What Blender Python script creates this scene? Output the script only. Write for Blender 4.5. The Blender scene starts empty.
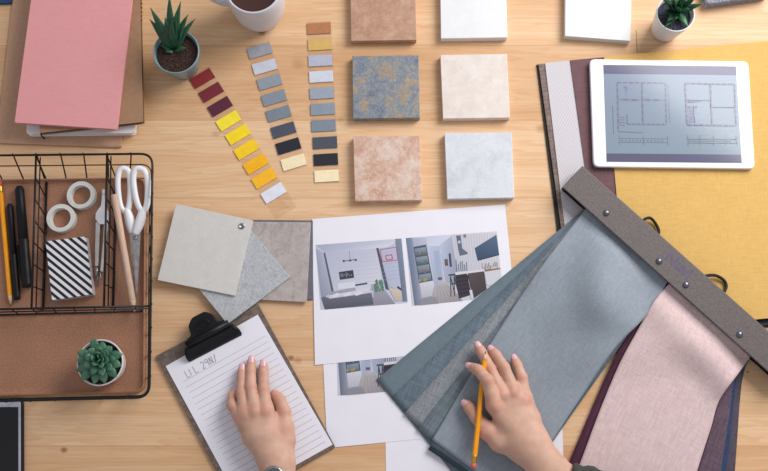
import bpy, bmesh, math, random
import numpy as np
from mathutils import Vector, Matrix
random.seed(7)
SC = bpy.context.scene
COL = SC.collection
# ---------------------------------------------------------------- camera model
F = 950.0; TH = math.radians(11.0); H = 1.352
def W(px, py, z=0.0):
    u = (px-384.0)/F; v = (235.5-py)/F
    dy = math.sin(TH)+v*math.cos(TH); dz = -math.cos(TH)+v*math.sin(TH)
    t = (z-H)/dz
    return Vector((u*t, dy*t, z))
cam = bpy.data.cameras.new('camera'); cam.sensor_width = 36.0; cam.lens = F/768*36; cam.clip_start = .01
co = bpy.data.objects.new('camera', cam); COL.objects.link(co)
co.location = (0, 0, H); co.rotation_euler = (TH, 0, 0); SC.camera = co
SC.view_settings.view_transform = 'Standard'; SC.view_settings.look = 'None'
SC.view_settings.exposure = 0.0

# ---------------------------------------------------------------- colour / materials
def lin(c):
    r = []
    for x in c[:3]:
        x = x/255.0
        r.append(x/12.92 if x <= .04045 else ((x+.055)/1.055)**2.4)
    return (r[0], r[1], r[2], 1.0)
class NT:
    def __init__(s, name):
        s.m = bpy.data.materials.new(name); s.m.use_nodes = True
        s.t = s.m.node_tree; s.b = s.t.nodes['Principled BSDF']; s.out = s.t.nodes['Material Output']
        s._tc = None
    def n(s, typ, **kw):
        nd = s.t.nodes.new(typ)
        for k, v in kw.items(): setattr(nd, k, v)
        return nd
    def link(s, a, b): s.t.links.new(a, b)
    def obj(s, scale=(1, 1, 1), rot=0.0, loc=(0, 0, 0)):
        if s._tc is None: s._tc = s.n('ShaderNodeTexCoord')
        r = s.n('ShaderNodeMapping'); r.inputs['Rotation'].default_value = (0, 0, -rot)
        s.link(s._tc.outputs['Object'], r.inputs[0])
        mp = s.n('ShaderNodeMapping'); mp.inputs['Scale'].default_value = scale; mp.inputs['Location'].default_value = loc
        s.link(r.outputs[0], mp.inputs[0]); return mp.outputs[0]
    def noise(s, vec, scale, detail=4, rough=.55, dist=0.0):
        nd = s.n('ShaderNodeTexNoise'); nd.inputs['Scale'].default_value = scale
        nd.inputs['Detail'].default_value = detail; nd.inputs['Roughness'].default_value = rough
        nd.inputs['Distortion'].default_value = dist
        s.link(vec, nd.inputs['Vector']); return nd.outputs['Fac']
    def ramp(s, fac, stops):
        nd = s.n('ShaderNodeValToRGB'); e = nd.color_ramp.elements
        while len(e) < len(stops): e.new(.5)
        for i, (p, c) in enumerate(stops):
            e[i].position = p; e[i].color = c if len(c) == 4 else lin(c)
        s.link(fac, nd.inputs[0]); return nd.outputs[0]
    def mix(s, fac, a, b, mode='MIX'):
        nd = s.n('ShaderNodeMix', data_type='RGBA', blend_type=mode)
        for sock, v in ((nd.inputs[0], fac), (nd.inputs[6], a), (nd.inputs[7], b)):
            if isinstance(v, (int, float)): sock.default_value = v
            elif isinstance(v, tuple): sock.default_value = v if len(v) == 4 else lin(v)
            else: s.link(v, sock)
        return nd.outputs[2]
    def math(s, op, a, b=None):
        nd = s.n('ShaderNodeMath', operation=op)
        for i, v in enumerate((a, b)):
            if v is None: continue
            if isinstance(v, (int, float)): nd.inputs[i].default_value = v
            else: s.link(v, nd.inputs[i])
        return nd.outputs[0]
    def bump(s, h, strength=.3, dist=.001):
        nd = s.n('ShaderNodeBump'); nd.inputs['Strength'].default_value = strength; nd.inputs['Distance'].default_value = dist
        s.link(h, nd.inputs['Height']); s.link(nd.outputs[0], s.b.inputs['Normal'])
    def color(s, c):
        if isinstance(c, tuple): s.b.inputs['Base Color'].default_value = c if len(c) == 4 else lin(c)
        else: s.link(c, s.b.inputs['Base Color'])
    def set(s, **kw):
        for k, v in kw.items(): s.b.inputs[k.replace('_', ' ')].default_value = v
        return s
BW = lambda v: (v, v, v, 1.0)

def plain(name, c, rough=.5, metal=0.0, var=.06, scale=60, bump=0.0, spec=.5):
    s = NT(name); v = s.obj()
    f = s.noise(v, scale)
    a = tuple(min(255, x*(1+var)) for x in c); b = tuple(x*(1-var) for x in c)
    s.color(s.ramp(f, [(.3, lin(b)), (.7, lin(a))]))
    s.set(Roughness=rough, Metallic=metal); s.b.inputs['Specular IOR Level'].default_value = spec
    if bump: s.bump(f, bump, .0008)
    return s.m

def fabric(name, c, rot=0.0, contrast=.16, thread=900.0, coarse=.10, rough=.9, speck=0.0, slub=.5):
    """woven cloth: fine crossing threads, slubs and soft tonal drift"""
    s = NT(name)
    a = s.noise(s.obj((1, .06, 1), rot), thread, 3, .6)
    b = s.noise(s.obj((.06, 1, 1), rot), thread, 3, .6)
    w = s.math('MULTIPLY', s.math('ADD', a, b), .5)
    big = s.noise(s.obj(), 14, 3)
    sl = s.noise(s.obj((.25, 1, 1), rot), 260, 2)
    h = s.math('ADD', s.math('MULTIPLY', w, 1-slub*.4), s.math('MULTIPLY', sl, slub*.4))
    lo = tuple(x*(1-contrast*1.6) for x in c); hi = tuple(min(255, x*(1+contrast*1.6)) for x in c)
    cc = s.ramp(h, [(.36, lin(lo)), (.64, lin(hi))])
    if speck:
        sp = s.noise(s.obj(), 520, 2, .5)
        cc = s.mix(s.ramp(sp, [(.52, BW(0)), (.62, BW(speck))]), cc, lin(tuple(min(255, x*1.5+18) for x in c)))
    dr = s.ramp(big, [(.3, BW(1-coarse)), (.7, BW(1.0))])
    s.color(s.mix(1.0, cc, dr, 'MULTIPLY'))
    s.set(Roughness=rough); s.b.inputs['Specular IOR Level'].default_value = .2
    s.b.inputs['Sheen Weight'].default_value = .08
    s.bump(h, .5, .0006)
    return s.m

def vcol_mat(name, rough=.45, noise=.0, spec=.4):
    s = NT(name); a = s.n('ShaderNodeAttribute', attribute_name='Col')
    c = a.outputs['Color']
    if noise:
        f = s.noise(s.obj(), 700, 4, .7)
        c = s.mix(1.0, c, s.ramp(f, [(.3, BW(1-noise)), (.7, BW(1.0))]), 'MULTIPLY')
    s.color(c); s.set(Roughness=rough); s.b.inputs['Specular IOR Level'].default_value = spec
    return s.m

def stone(name, cols, scale, rough=.45, dist=1.0, vein=None, detail=8, bump=.15, grit=.06):
    s = NT(name); v = s.obj()
    f = s.noise(v, scale, detail, .62, dist)
    c = s.ramp(f, [(p, lin(x)) for p, x in cols])
    if vein:
        col, sc, wd, amt = vein
        g = s.noise(v, sc, 6, .6, 1.6)
        r = s.ramp(s.math('ABSOLUTE', s.math('SUBTRACT', g, .5)), [(0.0, BW(amt)), (wd, BW(0))])
        c = s.mix(r, c, lin(col))
    gr = s.noise(v, scale*5, 5, .75)
    c = s.mix(1.0, c, s.ramp(gr, [(.3, BW(1-grit)), (.6, BW(1.0))]), 'MULTIPLY')
    fine = s.noise(v, 900, 2)
    c = s.mix(1.0, c, s.ramp(fine, [(.3, BW(.93)), (.7, BW(1.0))]), 'MULTIPLY')
    s.color(c); s.set(Roughness=rough)
    if bump: s.bump(f, bump, .001)
    return s.m

# ---------------------------------------------------------------- object helpers
def base_of(parent):
    l = Vector((0, 0, 0)); p = parent
    while p is not None: l = l+p.location; p = p.parent
    return l
def tag(o, label, cat=None, group=None, kind=None):
    if label: o['label'] = label
    if cat: o['category'] = cat
    if group: o['group'] = group
    if kind: o['kind'] = kind
    return o
def thing(name, loc, label, cat, group=None):
    o = bpy.data.objects.new(name, None); COL.objects.link(o); o.location = loc
    o.empty_display_size = .02
    return tag(o, label, cat, group)
def mk(name, verts, faces, mat, parent=None, smooth=False, cols=None, origin=None, mats=None, midx=None, bevel=0.0, subd=0, label=None, solid=None):
    me = bpy.data.meshes.new(name)
    if parent is not None: off = base_of(parent)
    else:
        off = Vector(origin) if origin is not None else Vector((0, 0, 0))
        if origin is None:
            vs = [Vector(v) for v in verts]
            off = Vector((sum(v.x for v in vs)/len(vs), sum(v.y for v in vs)/len(vs), min(v.z for v in vs)))
    me.from_pydata([tuple(Vector(v)-off) for v in verts], [], [tuple(f) for f in faces])
    for m in (mats or [mat]): me.materials.append(m)
    if midx is not None:
        for p, i in zip(me.polygons, midx): p.material_index = i
    if cols is not None:
        at = me.color_attributes.new('Col', 'FLOAT_COLOR', 'CORNER')
        k = 0
        for fi, f in enumerate(faces):
            cc = cols[fi]
            for j in range(len(f)):
                at.data[k].color = (cc[j] if isinstance(cc[0], (tuple, list)) else cc); k += 1
    me.update()
    if smooth: me.polygons.foreach_set('use_smooth', [True]*len(me.polygons))
    o = bpy.data.objects.new(name, me); COL.objects.link(o)
    if parent is not None: o.parent = parent
    else: o.location = off
    if solid:
        md = o.modifiers.new('t', 'SOLIDIFY'); md.thickness = solid; md.offset = -1
    if bevel:
        md = o.modifiers.new('b', 'BEVEL'); md.width = bevel; md.segments = 3; md.limit_method = 'ANGLE'; md.angle_limit = math.radians(40)
        if not smooth:
            me.polygons.foreach_set('use_smooth', [True]*len(me.polygons))
            md.harden_normals = True
    if subd:
        md = o.modifiers.new('s', 'SUBSURF'); md.levels = subd; md.render_levels = subd
    if label: o['label'] = label
    return o

class Geo:
    """collects shapes for ONE mesh"""
    def __init__(s): s.v = []; s.f = []; s.m = []; s.c = []
    def add(s, v, f, mi=0, col=None):
        k = len(s.v); s.v += [Vector(x) for x in v]
        for q in f: s.f.append([i+k for i in q]); s.m.append(mi); s.c.append(col)
        return s
    def prism(s, top, z0, mi=0, mside=None):
        """top: list of world points (ccw seen from above or not), dropped to z0"""
        n = len(top); top = [Vector(p) for p in top]
        area = sum(top[i].x*top[(i+1) % n].y-top[(i+1) % n].x*top[i].y for i in range(n))
        if area < 0: top = top[::-1]
        k = len(s.v); s.v += top+[Vector((p.x, p.y, z0)) for p in top]
        s.f.append([k+i for i in range(n)]); s.m.append(mi); s.c.append(None)
        s.f.append([k+n+i for i in range(n)][::-1]); s.m.append(mi); s.c.append(None)
        for i in range(n):
            j = (i+1) % n
            s.f.append([k+j, k+i, k+n+i, k+n+j]); s.m.append(mi if mside is None else mside); s.c.append(None)
        return s
    def tube(s, pts, r, n=8, closed=False, mi=0, caps=True, flat=1.0, up=None):
        pts = [Vector(p) for p in pts]; m = len(pts)
        rr = r if isinstance(r, (list, tuple)) else [r]*m
        rings = []; prev = None
        for i in range(m):
            if closed: t = (pts[(i+1) % m]-pts[i-1])
            else: t = pts[min(i+1, m-1)]-pts[max(i-1, 0)]
            if t.length < 1e-9: t = Vector((0, 0, 1))
            t.normalize()
            if prev is None:
                ref = Vector(up) if up is not None else (Vector((0, 0, 1)) if abs(t.z) < .9 else Vector((1, 0, 0)))
                b = t.cross(ref).normalized()
            else:
                b = (prev-t*prev.dot(t)); b = b.normalized() if b.length > 1e-6 else t.orthogonal().normalized()
            prev = b; c = t.cross(b)
            rings.append([pts[i]+(b*math.cos(2*math.pi*j/n)+c*math.sin(2*math.pi*j/n)*flat)*rr[i] for j in range(n)])
        k = len(s.v)
        for rg in rings: s.v += rg
        for i in range(m if closed else m-1):
            i2 = (i+1) % m
            for j in range(n):
                j2 = (j+1) % n
                s.f.append([k+i*n+j, k+i*n+j2, k+i2*n+j2, k+i2*n+j]); s.m.append(mi); s.c.append(None)
        if caps and not closed:
            s.f.append([k+j for j in range(n)][::-1]); s.m.append(mi); s.c.append(None)
            s.f.append([k+(m-1)*n+j for j in range(n)]); s.m.append(mi); s.c.append(None)
        return s
    def lathe(s, prof, c, n=48, mi=0, close_top=False, close_bot=False):
        c = Vector(c); k = len(s.v)
        for (r, z) in prof:
            for j in range(n):
                a = 2*math.pi*j/n
                s.v.append(Vector((c.x+r*math.cos(a), c.y+r*math.sin(a), c.z+z)))
        for i in range(len(prof)-1):
            for j in range(n):
                j2 = (j+1) % n
                s.f.append([k+i*n+j, k+i*n+j2, k+(i+1)*n+j2, k+(i+1)*n+j]); s.m.append(mi); s.c.append(None)
        if close_bot: s.f.append([k+j for j in range(n)][::-1]); s.m.append(mi); s.c.append(None)
        if close_top: s.f.append([k+(len(prof)-1)*n+j for j in range(n)]); s.m.append(mi); s.c.append(None)
        return s
    def done(s, name, mat, parent=None, **kw):
        mats = mat if isinstance(mat, (list, tuple)) else [mat]
        cols = None
        if any(c is not None for c in s.c): cols = [c if c is not None else (1, 1, 1, 1) for c in s.c]
        return mk(name, s.v, s.f, None, parent, mats=mats, midx=s.m, cols=cols, **kw)

def Wp(pts, z): return [W(x, y, z) for x, y in pts]
def rounded(pts, r, seg=6):
    """round the corners of a polygon (world points); r number or list"""
    out = []; n = len(pts)
    for i in range(n):
        rr = r[i] if isinstance(r, (list, tuple)) else r
        p = Vector(pts[i]); a = Vector(pts[i-1])-p; b = Vector(pts[(i+1) % n])-p
        if rr <= 0: out.append(p); continue
        a1 = p+a.normalized()*rr; b1 = p+b.normalized()*rr
        for k in range(seg+1):
            t = k/seg
            out.append(a1*(1-t)**2+p*2*t*(1-t)+b1*t*t)
    return out
def spline(pts, seg=6, closed=False):
    pts = [Vector(p) for p in pts]; n = len(pts); out = []
    rng = range(n) if closed else range(n-1)
    for i in rng:
        p0 = pts[i-1] if (closed or i > 0) else pts[0]*2-pts[1]
        p1 = pts[i]; p2 = pts[(i+1) % n]
        p3 = pts[(i+2) % n] if (closed or i < n-2) else pts[-1]*2-pts[-2]
        for k in range(seg):
            t = k/seg
            out.append(.5*((2*p1)+(p2-p0)*t+(2*p0-5*p1+4*p2-p3)*t*t+(3*p1-p0-3*p2+p3)*t**3))
    if not closed: out.append(pts[-1])
    return out
def bil(q, u, v):
    """q = tl, tr, br, bl world corners; u right, v down"""
    return (q[0]*(1-u)+q[1]*u)*(1-v)+(q[3]*(1-u)+q[2]*u)*v

# ================================================================ LIGHT
w = bpy.data.worlds.new('world'); SC.world = w; w.use_nodes = True
bg = w.node_tree.nodes['Background']; bg.inputs[0].default_value = (.94, .94, 1.0, 1); bg.inputs[1].default_value = .44
def area(name, loc, target, size, power, col):
    l = bpy.data.lights.new(name, 'AREA'); l.energy = power; l.size = size; l.color = col
    o = bpy.data.objects.new(name, l); COL.objects.link(o); o.location = loc
    o.rotation_euler = (Vector(target)-Vector(loc)).to_track_quat('-Z', 'Y').to_euler()
    return o
area('window_light', (1.15, 1.25, 1.15), (.2, .2, 0), 1.1, 37.5, (1, .985, .965))

# ================================================================ SETTING: table + floor
def wood_mat():
    s = NT('pine_wood')
    tc = s.n('ShaderNodeTexCoord'); sep = s.n('ShaderNodeSeparateXYZ'); s.link(tc.outputs['Object'], sep.inputs[0])
    x, y = sep.outputs[0], sep.outputs[1]
    pl = s.math('FLOOR', s.math('DIVIDE', s.math('ADD', y, .035), .118))
    wn = s.n('ShaderNodeTexWhiteNoise', noise_dimensions='1D'); s.link(pl, wn.inputs['W'])
    r = wn.outputs['Value']
    cmb = s.n('ShaderNodeCombineXYZ')
    s.link(s.math('ADD', s.math('MULTIPLY', x, 1.1), s.math('MULTIPLY', r, 7.0)), cmb.inputs[0])
    s.link(s.math('MULTIPLY', y, 17), cmb.inputs[1]); s.link(s.math('MULTIPLY', r, 9.0), cmb.inputs[2])
    g1 = s.noise(cmb.outputs[0], 1.6, 5, .55, .55)
    cmb2 = s.n('ShaderNodeCombineXYZ')
    s.link(s.math('ADD', s.math('MULTIPLY', x, 5), r), cmb2.inputs[0]); s.link(s.math('MULTIPLY', y, 190), cmb2.inputs[1])
    g2 = s.noise(cmb2.outputs[0], 1.7, 4, .6)
    # annual rings: contour lines of the slow noise
    ring = s.math('FRACT', s.math('MULTIPLY', g1, 13.0))
    ringr = s.ramp(ring, [(0.0, BW(.0)), (.55, BW(.25)), (.9, BW(1.0)), (1.0, BW(.0))])
    c = s.ramp(g1, [(.25, (221, 178, 136)), (.5, (233, 196, 157)), (.75, (242, 212, 178))])
    c = s.mix(s.math('MULTIPLY', ringr, .32), c, lin((204, 144, 90)))
    c = s.mix(s.ramp(g2, [(.35, BW(.30)), (.62, BW(0))]), c, lin((206, 156, 112)))
    tone = s.ramp(r, [(0.0, lin((236, 226, 214))), (1.0, lin((255, 255, 252)))])
    c = s.mix(.8, c, tone, 'MULTIPLY')
    # plank joints
    fr = s.math('FRACT', s.math('DIVIDE', s.math('ADD', y, .035), .118))
    ed = s.math('ABSOLUTE', s.math('SUBTRACT', fr, .5))
    c = s.mix(s.ramp(ed, [(.490, BW(0)), (.499, BW(.35))]), c, lin((170, 115, 70)))
    # knots
    for (px, py, rad, dark) in [(64, 450, .0048, .9), (291, 358, .0045, .85), (298, 360.5, .006, .4), (262, 33, .006, .7), (298, 64, .010, .28),
                                (216, 134, .007, .3), (541, 129, .008, .45), (10, 438, .02, .12), (640, 190, .01, .5), (748, 372, .0022, .8), (340, 120, .006, .3)]:
        k = W(px, py, 0)
        cb = s.n('ShaderNodeCombineXYZ')
        s.link(s.math('MULTIPLY', s.math('SUBTRACT', x, k.x), .8), cb.inputs[0]); s.link(s.math('SUBTRACT', y, k.y), cb.inputs[1])
        ln = s.n('ShaderNodeVectorMath', operation='LENGTH'); s.link(cb.outputs[0], ln.inputs[0])
        f = s.ramp(s.math('DIVIDE', ln.outputs['Value'], rad*1.05), [(0.0, BW(dark)), (.45, BW(dark*.7)), (1.0, BW(0))])
        c = s.mix(f, c, lin((128, 78, 50)))
    j0 = W(636, 30, 0); j1 = W(636, 54, 0)
    jx = s.math('LESS_THAN', s.math('ABSOLUTE', s.math('SUBTRACT', x, j0.x)), .0006)
    jy = s.math('MULTIPLY', s.math('LESS_THAN', y, j0.y), s.math('GREATER_THAN', y, j1.y))
    c = s.mix(s.math('MULTIPLY', s.math('MULTIPLY', jx, jy), .75), c, lin((120, 76, 48)))
    s.color(c); s.set(Roughness=.5); s.b.inputs['Specular IOR Level'].default_value = .3
    s.bump(g2, .12, .0006)
    return s.m
M_wood = wood_mat()
tb = thing('table', (0, .1, -.74), 'light pine desk table with horizontal planks and small knots, under everything', 'table')
tl, tr, br, bl = (-1.0, .72), (1.0, .72), (1.0, -.055), (-1.0, -.055)
g = Geo(); g.prism([(-1.0, .75, 0), (1.0, .75, 0), (1.0, -.26, 0), (-1.0, -.26, 0)], -.032)
# origin-based object coords for the wood: keep mesh in world axes through parent offset
top = g.done('tabletop', M_wood, tb, bevel=.002)
# give tabletop its own world-origin coordinates
me = top.data
for v in me.vertices: v.co = Vector(v.co)+base_of(tb)
top.location = -base_of(tb)
for lx in (-.93, .93):
    for ly in (-.2, .68):
        g = Geo(); g.prism([(lx-.03, ly-.03, -.032), (lx+.03, ly-.03, -.032), (lx+.03, ly+.03, -.032), (lx-.03, ly+.03, -.032)], -.74)
        g.done('leg', M_wood, tb, bevel=.003)
fl = mk('floor', [(-3, -3, -.74), (3, -3, -.74), (3, 3, -.74), (-3, 3, -.74)], [(0, 1, 2, 3)], plain('floor_grey', (140, 118, 100), .6), origin=(0, 0, -.74))
fl['kind'] = 'structure'; fl['label'] = 'floor below the desk'

# ================================================================ common materials
M_paper = plain('paper_white', (236, 234, 243), .75, var=.008, scale=30, spec=.25)
M_white = plain('white_gloss', (238, 238, 242), .28, var=.005)
M_blackpl = plain('black_plastic', (18, 19, 23), .45, var=.05, spec=.3)
M_wire = plain('black_wire', (24, 22, 25), .42, metal=.3, var=.05)
M_steel = plain('steel', (165, 165, 168), .3, metal=1.0, var=.08, scale=200)
M_darksteel = plain('rivet_metal', (120, 122, 130), .35, metal=.9, var=.05)
M_print = vcol_mat('printed_photo', .35, .10)
M_ink = vcol_mat('screen_print', .12, 0)

# ================================================================ ceramic tiles
def tile(pts, mat, label, h=.0125):
    g = Geo(); g.prism(Wp(pts, h), 0)
    o = g.done('ceramic_tile', mat, bevel=.0007)
    return tag(o, label, 'tile', 'square stone sample tiles')
tile([(350, -27), (415, -28), (416.5, 40), (351, 41)], stone('tile_brown', [(.3, (172, 128, 103)), (.5, (190, 146, 120)), (.7, (206, 166, 142))], 60, dist=.4, vein=((216, 186, 162), 80, .02, .5), grit=.18),
     'mottled brown stone tile at the top edge, above the blue-grey tile')
tile([(440, -28), (505.5, -28), (507.5, 37.5), (441, 38.5)], stone('tile_white', [(.3, (232, 232, 235)), (.7, (237, 237, 239))], 10, rough=.3, bump=0),
     'plain glossy white tile at the top edge, above the cream tile')
tile([(565.5, -26), (632, -28), (630.5, 41), (565, 36)], stone('tile_chalk', [(.3, (226, 226, 227)), (.7, (232, 232, 232))], 10, rough=.4, bump=0),
     'plain white tile lying alone, left of the white potted plant')
tile([(352.3, 55.7), (418.5, 55.2), (420, 117.7), (353, 118.6)], stone('tile_slate', [(.28, (92, 106, 128)), (.42, (124, 136, 152)), (.54, (146, 148, 150)), (.64, (172, 148, 120)), (.78, (196, 172, 142))], 52, dist=.7, vein=((196, 186, 174), 60, .02, .55), bump=.6, grit=.34),
     'blue-grey slate tile with rusty ochre veins')
tile([(440.3, 54.8), (507, 53.9), (510, 117.7), (443, 118.6)], stone('tile_cream', [(.3, (222, 208, 200)), (.55, (232, 221, 213)), (.75, (238, 230, 224))], 60, dist=.4),
     'cream beige stone tile between the white and the pale marble tile')
tile([(353.2, 136), (419.5, 135.6), (422.3, 200), (355, 201)], stone('tile_terracotta', [(.3, (200, 150, 126)), (.48, (216, 176, 154)), (.62, (228, 202, 186)), (.78, (236, 220, 210))], 48, dist=.5, vein=((240, 230, 222), 70, .03, .5), grit=.16),
     'terracotta pink mottled tile below the blue-grey slate tile')
tile([(444.6, 132.9), (511.7, 132.4), (514.4, 197.6), (447.3, 199)], stone('tile_marble', [(.3, (204, 207, 216)), (.5, (222, 225, 231)), (.75, (230, 232, 238))], 30, dist=.6, vein=((196, 200, 212), 26, .012, .45), rough=.3, grit=.07),
     'pale grey-white marble tile below the cream tile')

# ================================================================ colour strips
def film_mat():
    s = NT('clear_film'); t = s.n('ShaderNodeBsdfTransparent'); t.inputs[0].default_value = (.985, .975, .965, 1)
    gl = s.n('ShaderNodeBsdfGlossy'); gl.inputs['Roughness'].default_value = .15
    mx = s.n('ShaderNodeMixShader'); mx.inputs[0].default_value = .03
    s.link(t.outputs[0], mx.inputs[1]); s.link(gl.outputs[0], mx.inputs[2]); s.link(mx.outputs[0], s.out.inputs[0])
    return s.m
M_film = film_mat()
CN = {}
def strip(centres, cols, names, cw, ch, e0, e1, label):
    P = [W(x, y, .0006) for x, y in centres]
    d = (P[-1]-P[0]).normalized(); n = Vector((-d.y, d.x, 0))
    if n.x < 0: n = -n
    s = W(300, 100, 0); sc = (W(301, 100, 0)-s).length
    root = thing('color_sample_strip', P[0]*.5+P[-1]*.5-Vector((0, 0, .0006)), label, 'color strip', 'transparent colour sample strips')
    hw = cw*sc/2; hh = ch*sc/2
    a = P[0]-d*e0*sc; b = P[-1]+d*e1*sc
    g = Geo(); q = [a-n*hw*1.03, a+n*hw*1.03, b+n*hw*1.03, b-n*hw*1.03]
    g.prism([Vector((p.x, p.y, .0006)) for p in q], .0002); g.done('clear_film', M_film, root)
    for p, c, nm in zip(P, cols, names):
        # fan the centre's scale by its own depth
        k = sc*(p-Vector((0, 0, H))).length/(s-Vector((0, 0, H))).length
        g = Geo(); q = [p-d*hh-n*hw, p-d*hh+n*hw, p+d*hh+n*hw, p+d*hh-n*hw]
        g.prism([Vector((v.x, v.y, .0016)) for v in q], .0006)
        m = plain('chip_'+nm.replace(' ', '_'), c, .45, var=.03, scale=150)
        g.done('color_chip', m, root, label=nm+' colour chip')
strip([(202.3, 78.5), (211.2, 92.3), (220, 106.6), (228.6, 120.8), (238, 134.6), (246.4, 149.4), (255.8, 164), (264.3, 178.3), (273.6, 193)],
      [(140, 40, 44), (118, 32, 48), (88, 28, 50), (248, 226, 50), (252, 218, 20), (250, 206, 18), (250, 182, 10), (254, 186, 30), (226, 228, 238)],
      ['brick red', 'crimson', 'dark wine', 'lemon yellow', 'bright yellow', 'golden yellow', 'amber', 'orange yellow', 'white'],
      23.2, 11.8, 8, 24, 'clear strip of red, wine, yellow and orange colour chips, leftmost by the teal pot')
strip([(259.8, 50.8), (264.7, 66.9), (269.6, 82), (274, 98), (278.5, 113.7), (283.4, 130.2), (288.3, 146.2), (293.7, 162.3)],
      [(150, 153, 165), (196, 200, 212), (140, 150, 160), (130, 140, 152), (120, 131, 142), (72, 78, 92), (26, 30, 43), (246, 228, 188)],
      ['mid grey', 'pale grey', 'blue grey', 'slate grey', 'steel grey', 'charcoal', 'near black', 'cream'],
      23.8, 11.8, 8, 8, 'clear strip of grey to black chips ending in cream, tilted below the coffee mug')
strip([(319, 28.5), (320, 44.6), (320.4, 60.6), (321.3, 76.7), (321.8, 93.2), (322.7, 109.2), (323.6, 125.7), (325, 142.7), (325.8, 159.6), (326.7, 176)],
      [(178, 118, 78), (208, 172, 98), (178, 180, 198), (206, 208, 222), (152, 160, 174), (137, 147, 161), (125, 136, 149), (72, 78, 90), (29, 32, 43), (248, 231, 190)],
      ['tan brown', 'mustard', 'lilac grey', 'pale lilac', 'light slate', 'mid slate', 'blue slate', 'charcoal', 'near black', 'cream'],
      24, 11.8, 8, 8, 'upright clear strip with tan and mustard chips above greys, beside the tiles')

# ================================================================ pots and plants
def leaf(g, a, b, wid, bend, thick=.25, tipness=1.6, n=7, mi=0, hook=0.0, wpeak=.3):
    """one fleshy leaf from a to b: closed cross-section sweep"""
    a = Vector(a); b = Vector(b); d = b-a; L = d.length
    side = d.cross(Vector((0, 0, 1)))
    side = side.normalized() if side.length > 1e-6 else Vector((1, 0, 0))
    up = side.cross(d).normalized()
    k = len(g.v); m = 8
    for i in range(n+1):
        t = i/n
        c = a+d*t+Vector((0, 0, 1))*bend*math.sin(math.pi*t)*L
        if t < wpeak: w_ = wid*(.6+.4*math.sin(t/wpeak*math.pi/2))
        else: w_ = wid*(1-((t-wpeak)/(1-wpeak))**tipness)
        w_ = max(w_, wid*.03)
        for j in range(m):
            q = 2*math.pi*j/m
            cx = math.cos(q)*w_; cz = math.sin(q)*w_*thick
            if math.sin(q) > 0: cz -= (1-abs(math.cos(q)))*w_*.12
            g.v.append(c+side*cx+up*cz)
    for i in range(n):
        for j in range(m):
            j2 = (j+1) % m
            g.f.append([k+i*m+j, k+i*m+j2, k+(i+1)*m+j2, k+(i+1)*m+j]); g.m.append(mi); g.c.append(None)
    g.f.append([k+j for j in range(m)][::-1]); g.m.append(mi); g.c.append(None)
    g.f.append([k+n*m+j for j in range(m)]); g.m.append(mi); g.c.append(None)
def leaf_mat(name, c1, c2, tip=None):
    s = NT(name); f = s.noise(s.obj(), 90, 4, .6)
    s.color(s.ramp(f, [(.3, lin(c1)), (.7, lin(c2))])); s.set(Roughness=.42)
    s.b.inputs['Subsurface Weight'].default_value = .05; s.b.inputs['Subsurface Scale'].default_value = .003
    s.bump(s.noise(s.obj(), 500, 2), .15, .0005)
    return s.m
def soil_mat(name, c, c2):
    s = NT(name); v = s.n('ShaderNodeTexVoronoi'); v.inputs['Scale'].default_value = 420
    s.link(s.obj(), v.inputs['Vector'])
    f = s.noise(s.obj(), 300, 4, .7)
    s.color(s.ramp(f, [(.35, lin(c)), (.75, lin(c2))])); s.set(Roughness=.95)
    s.bump(v.outputs['Distance'], 1.0, .002); return s.m
def pot(name, rim_px, rpx, h, base_r, soilz, mat, soil, label, cat, z0=0.0, wall=.0025, base_shift=None, curve=.0):
    c = W(rim_px[0], rim_px[1], h+z0); sc = (W(rim_px[0]+1, rim_px[1], h+z0)-c).length; R = rpx*sc
    base = Vector((c.x, c.y, z0))
    root = thing(name, base, label, cat, 'small potted succulents')
    rb = base_r*R; pr = [(rb*.9, 0), (rb, .002)]
    for i in range(1, 7):
        t = i/7; pr.append((rb+(R-rb)*(t+curve*math.sin(math.pi*t)), .002+(h-.002)*t))
    pr += [(R*.995, h-.001), (R-.0006, h), (R-wall+.0006, h), (R-wall, h-.001), (R-wall-(R-rb)*.25, h*.6), (.0001, h*.6)]
    g = Geo(); g.lathe(pr, base, 64, close_bot=True); g.done('pot', mat, root, smooth=True)
    # soil: lumpy disc
    rs = R-wall-.0002-(R-rb)*(1-soilz/h)*.9; g = Geo(); rings = 14; n = 40; k0 = len(g.v)
    vs = [base+Vector((0, 0, soilz+.0005))]; fs = []
    for i in range(1, rings+1):
        for j in range(n):
            a = 2*math.pi*j/n; rr = rs*i/rings
            vs.append(base+Vector((rr*math.cos(a), rr*math.sin(a), soilz+random.uniform(-.0009, .0012)*(1 if i < rings else 0))))
    for j in range(n): fs.append([0, 1+j, 1+(j+1) % n])
    for i in range(rings-1):
        for j in range(n):
            j2 = (j+1) % n; fs.append([1+i*n+j, 1+(i+1)*n+j, 1+(i+1)*n+j2, 1+i*n+j2])
    g.add(vs, fs); g.done('soil', soil, root, smooth=True)
    return root, base, R
M_teal = plain('teal_glaze', (124, 152, 160), .32, var=.03, scale=20)
M_haw = leaf_mat('haworthia_green', (20, 62, 44), (44, 100, 66))
M_haw2 = leaf_mat('fresh_green', (24, 82, 52), (66, 128, 74))
root, base, R = pot('potted_succulent', (176, 51.5), 23.4, .058, .66, .050, M_teal, soil_mat('brown_soil', (34, 20, 16), (92, 62, 48)),
                    'spiky green succulent in a teal blue pot of brown soil, right of the pink notebook', 'potted plant')
C0 = W(173, 49, .052)
tips = [((150, 7), .085), ((169.5, -6), .098), ((181, 1), .092), ((188.5, 14), .082), ((196, 18), .070), ((149.5, 19), .075),
        ((158, 36), .062), ((165, 17), .098), ((176, 12), .102), ((157, 16), .085), ((187, 33), .064), ((186, 48), .056), ((165, 52), .055), ((184, 25), .08), ((163, 28), .085), ((172, 20), .105), ((160, 45), .058)]
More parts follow.
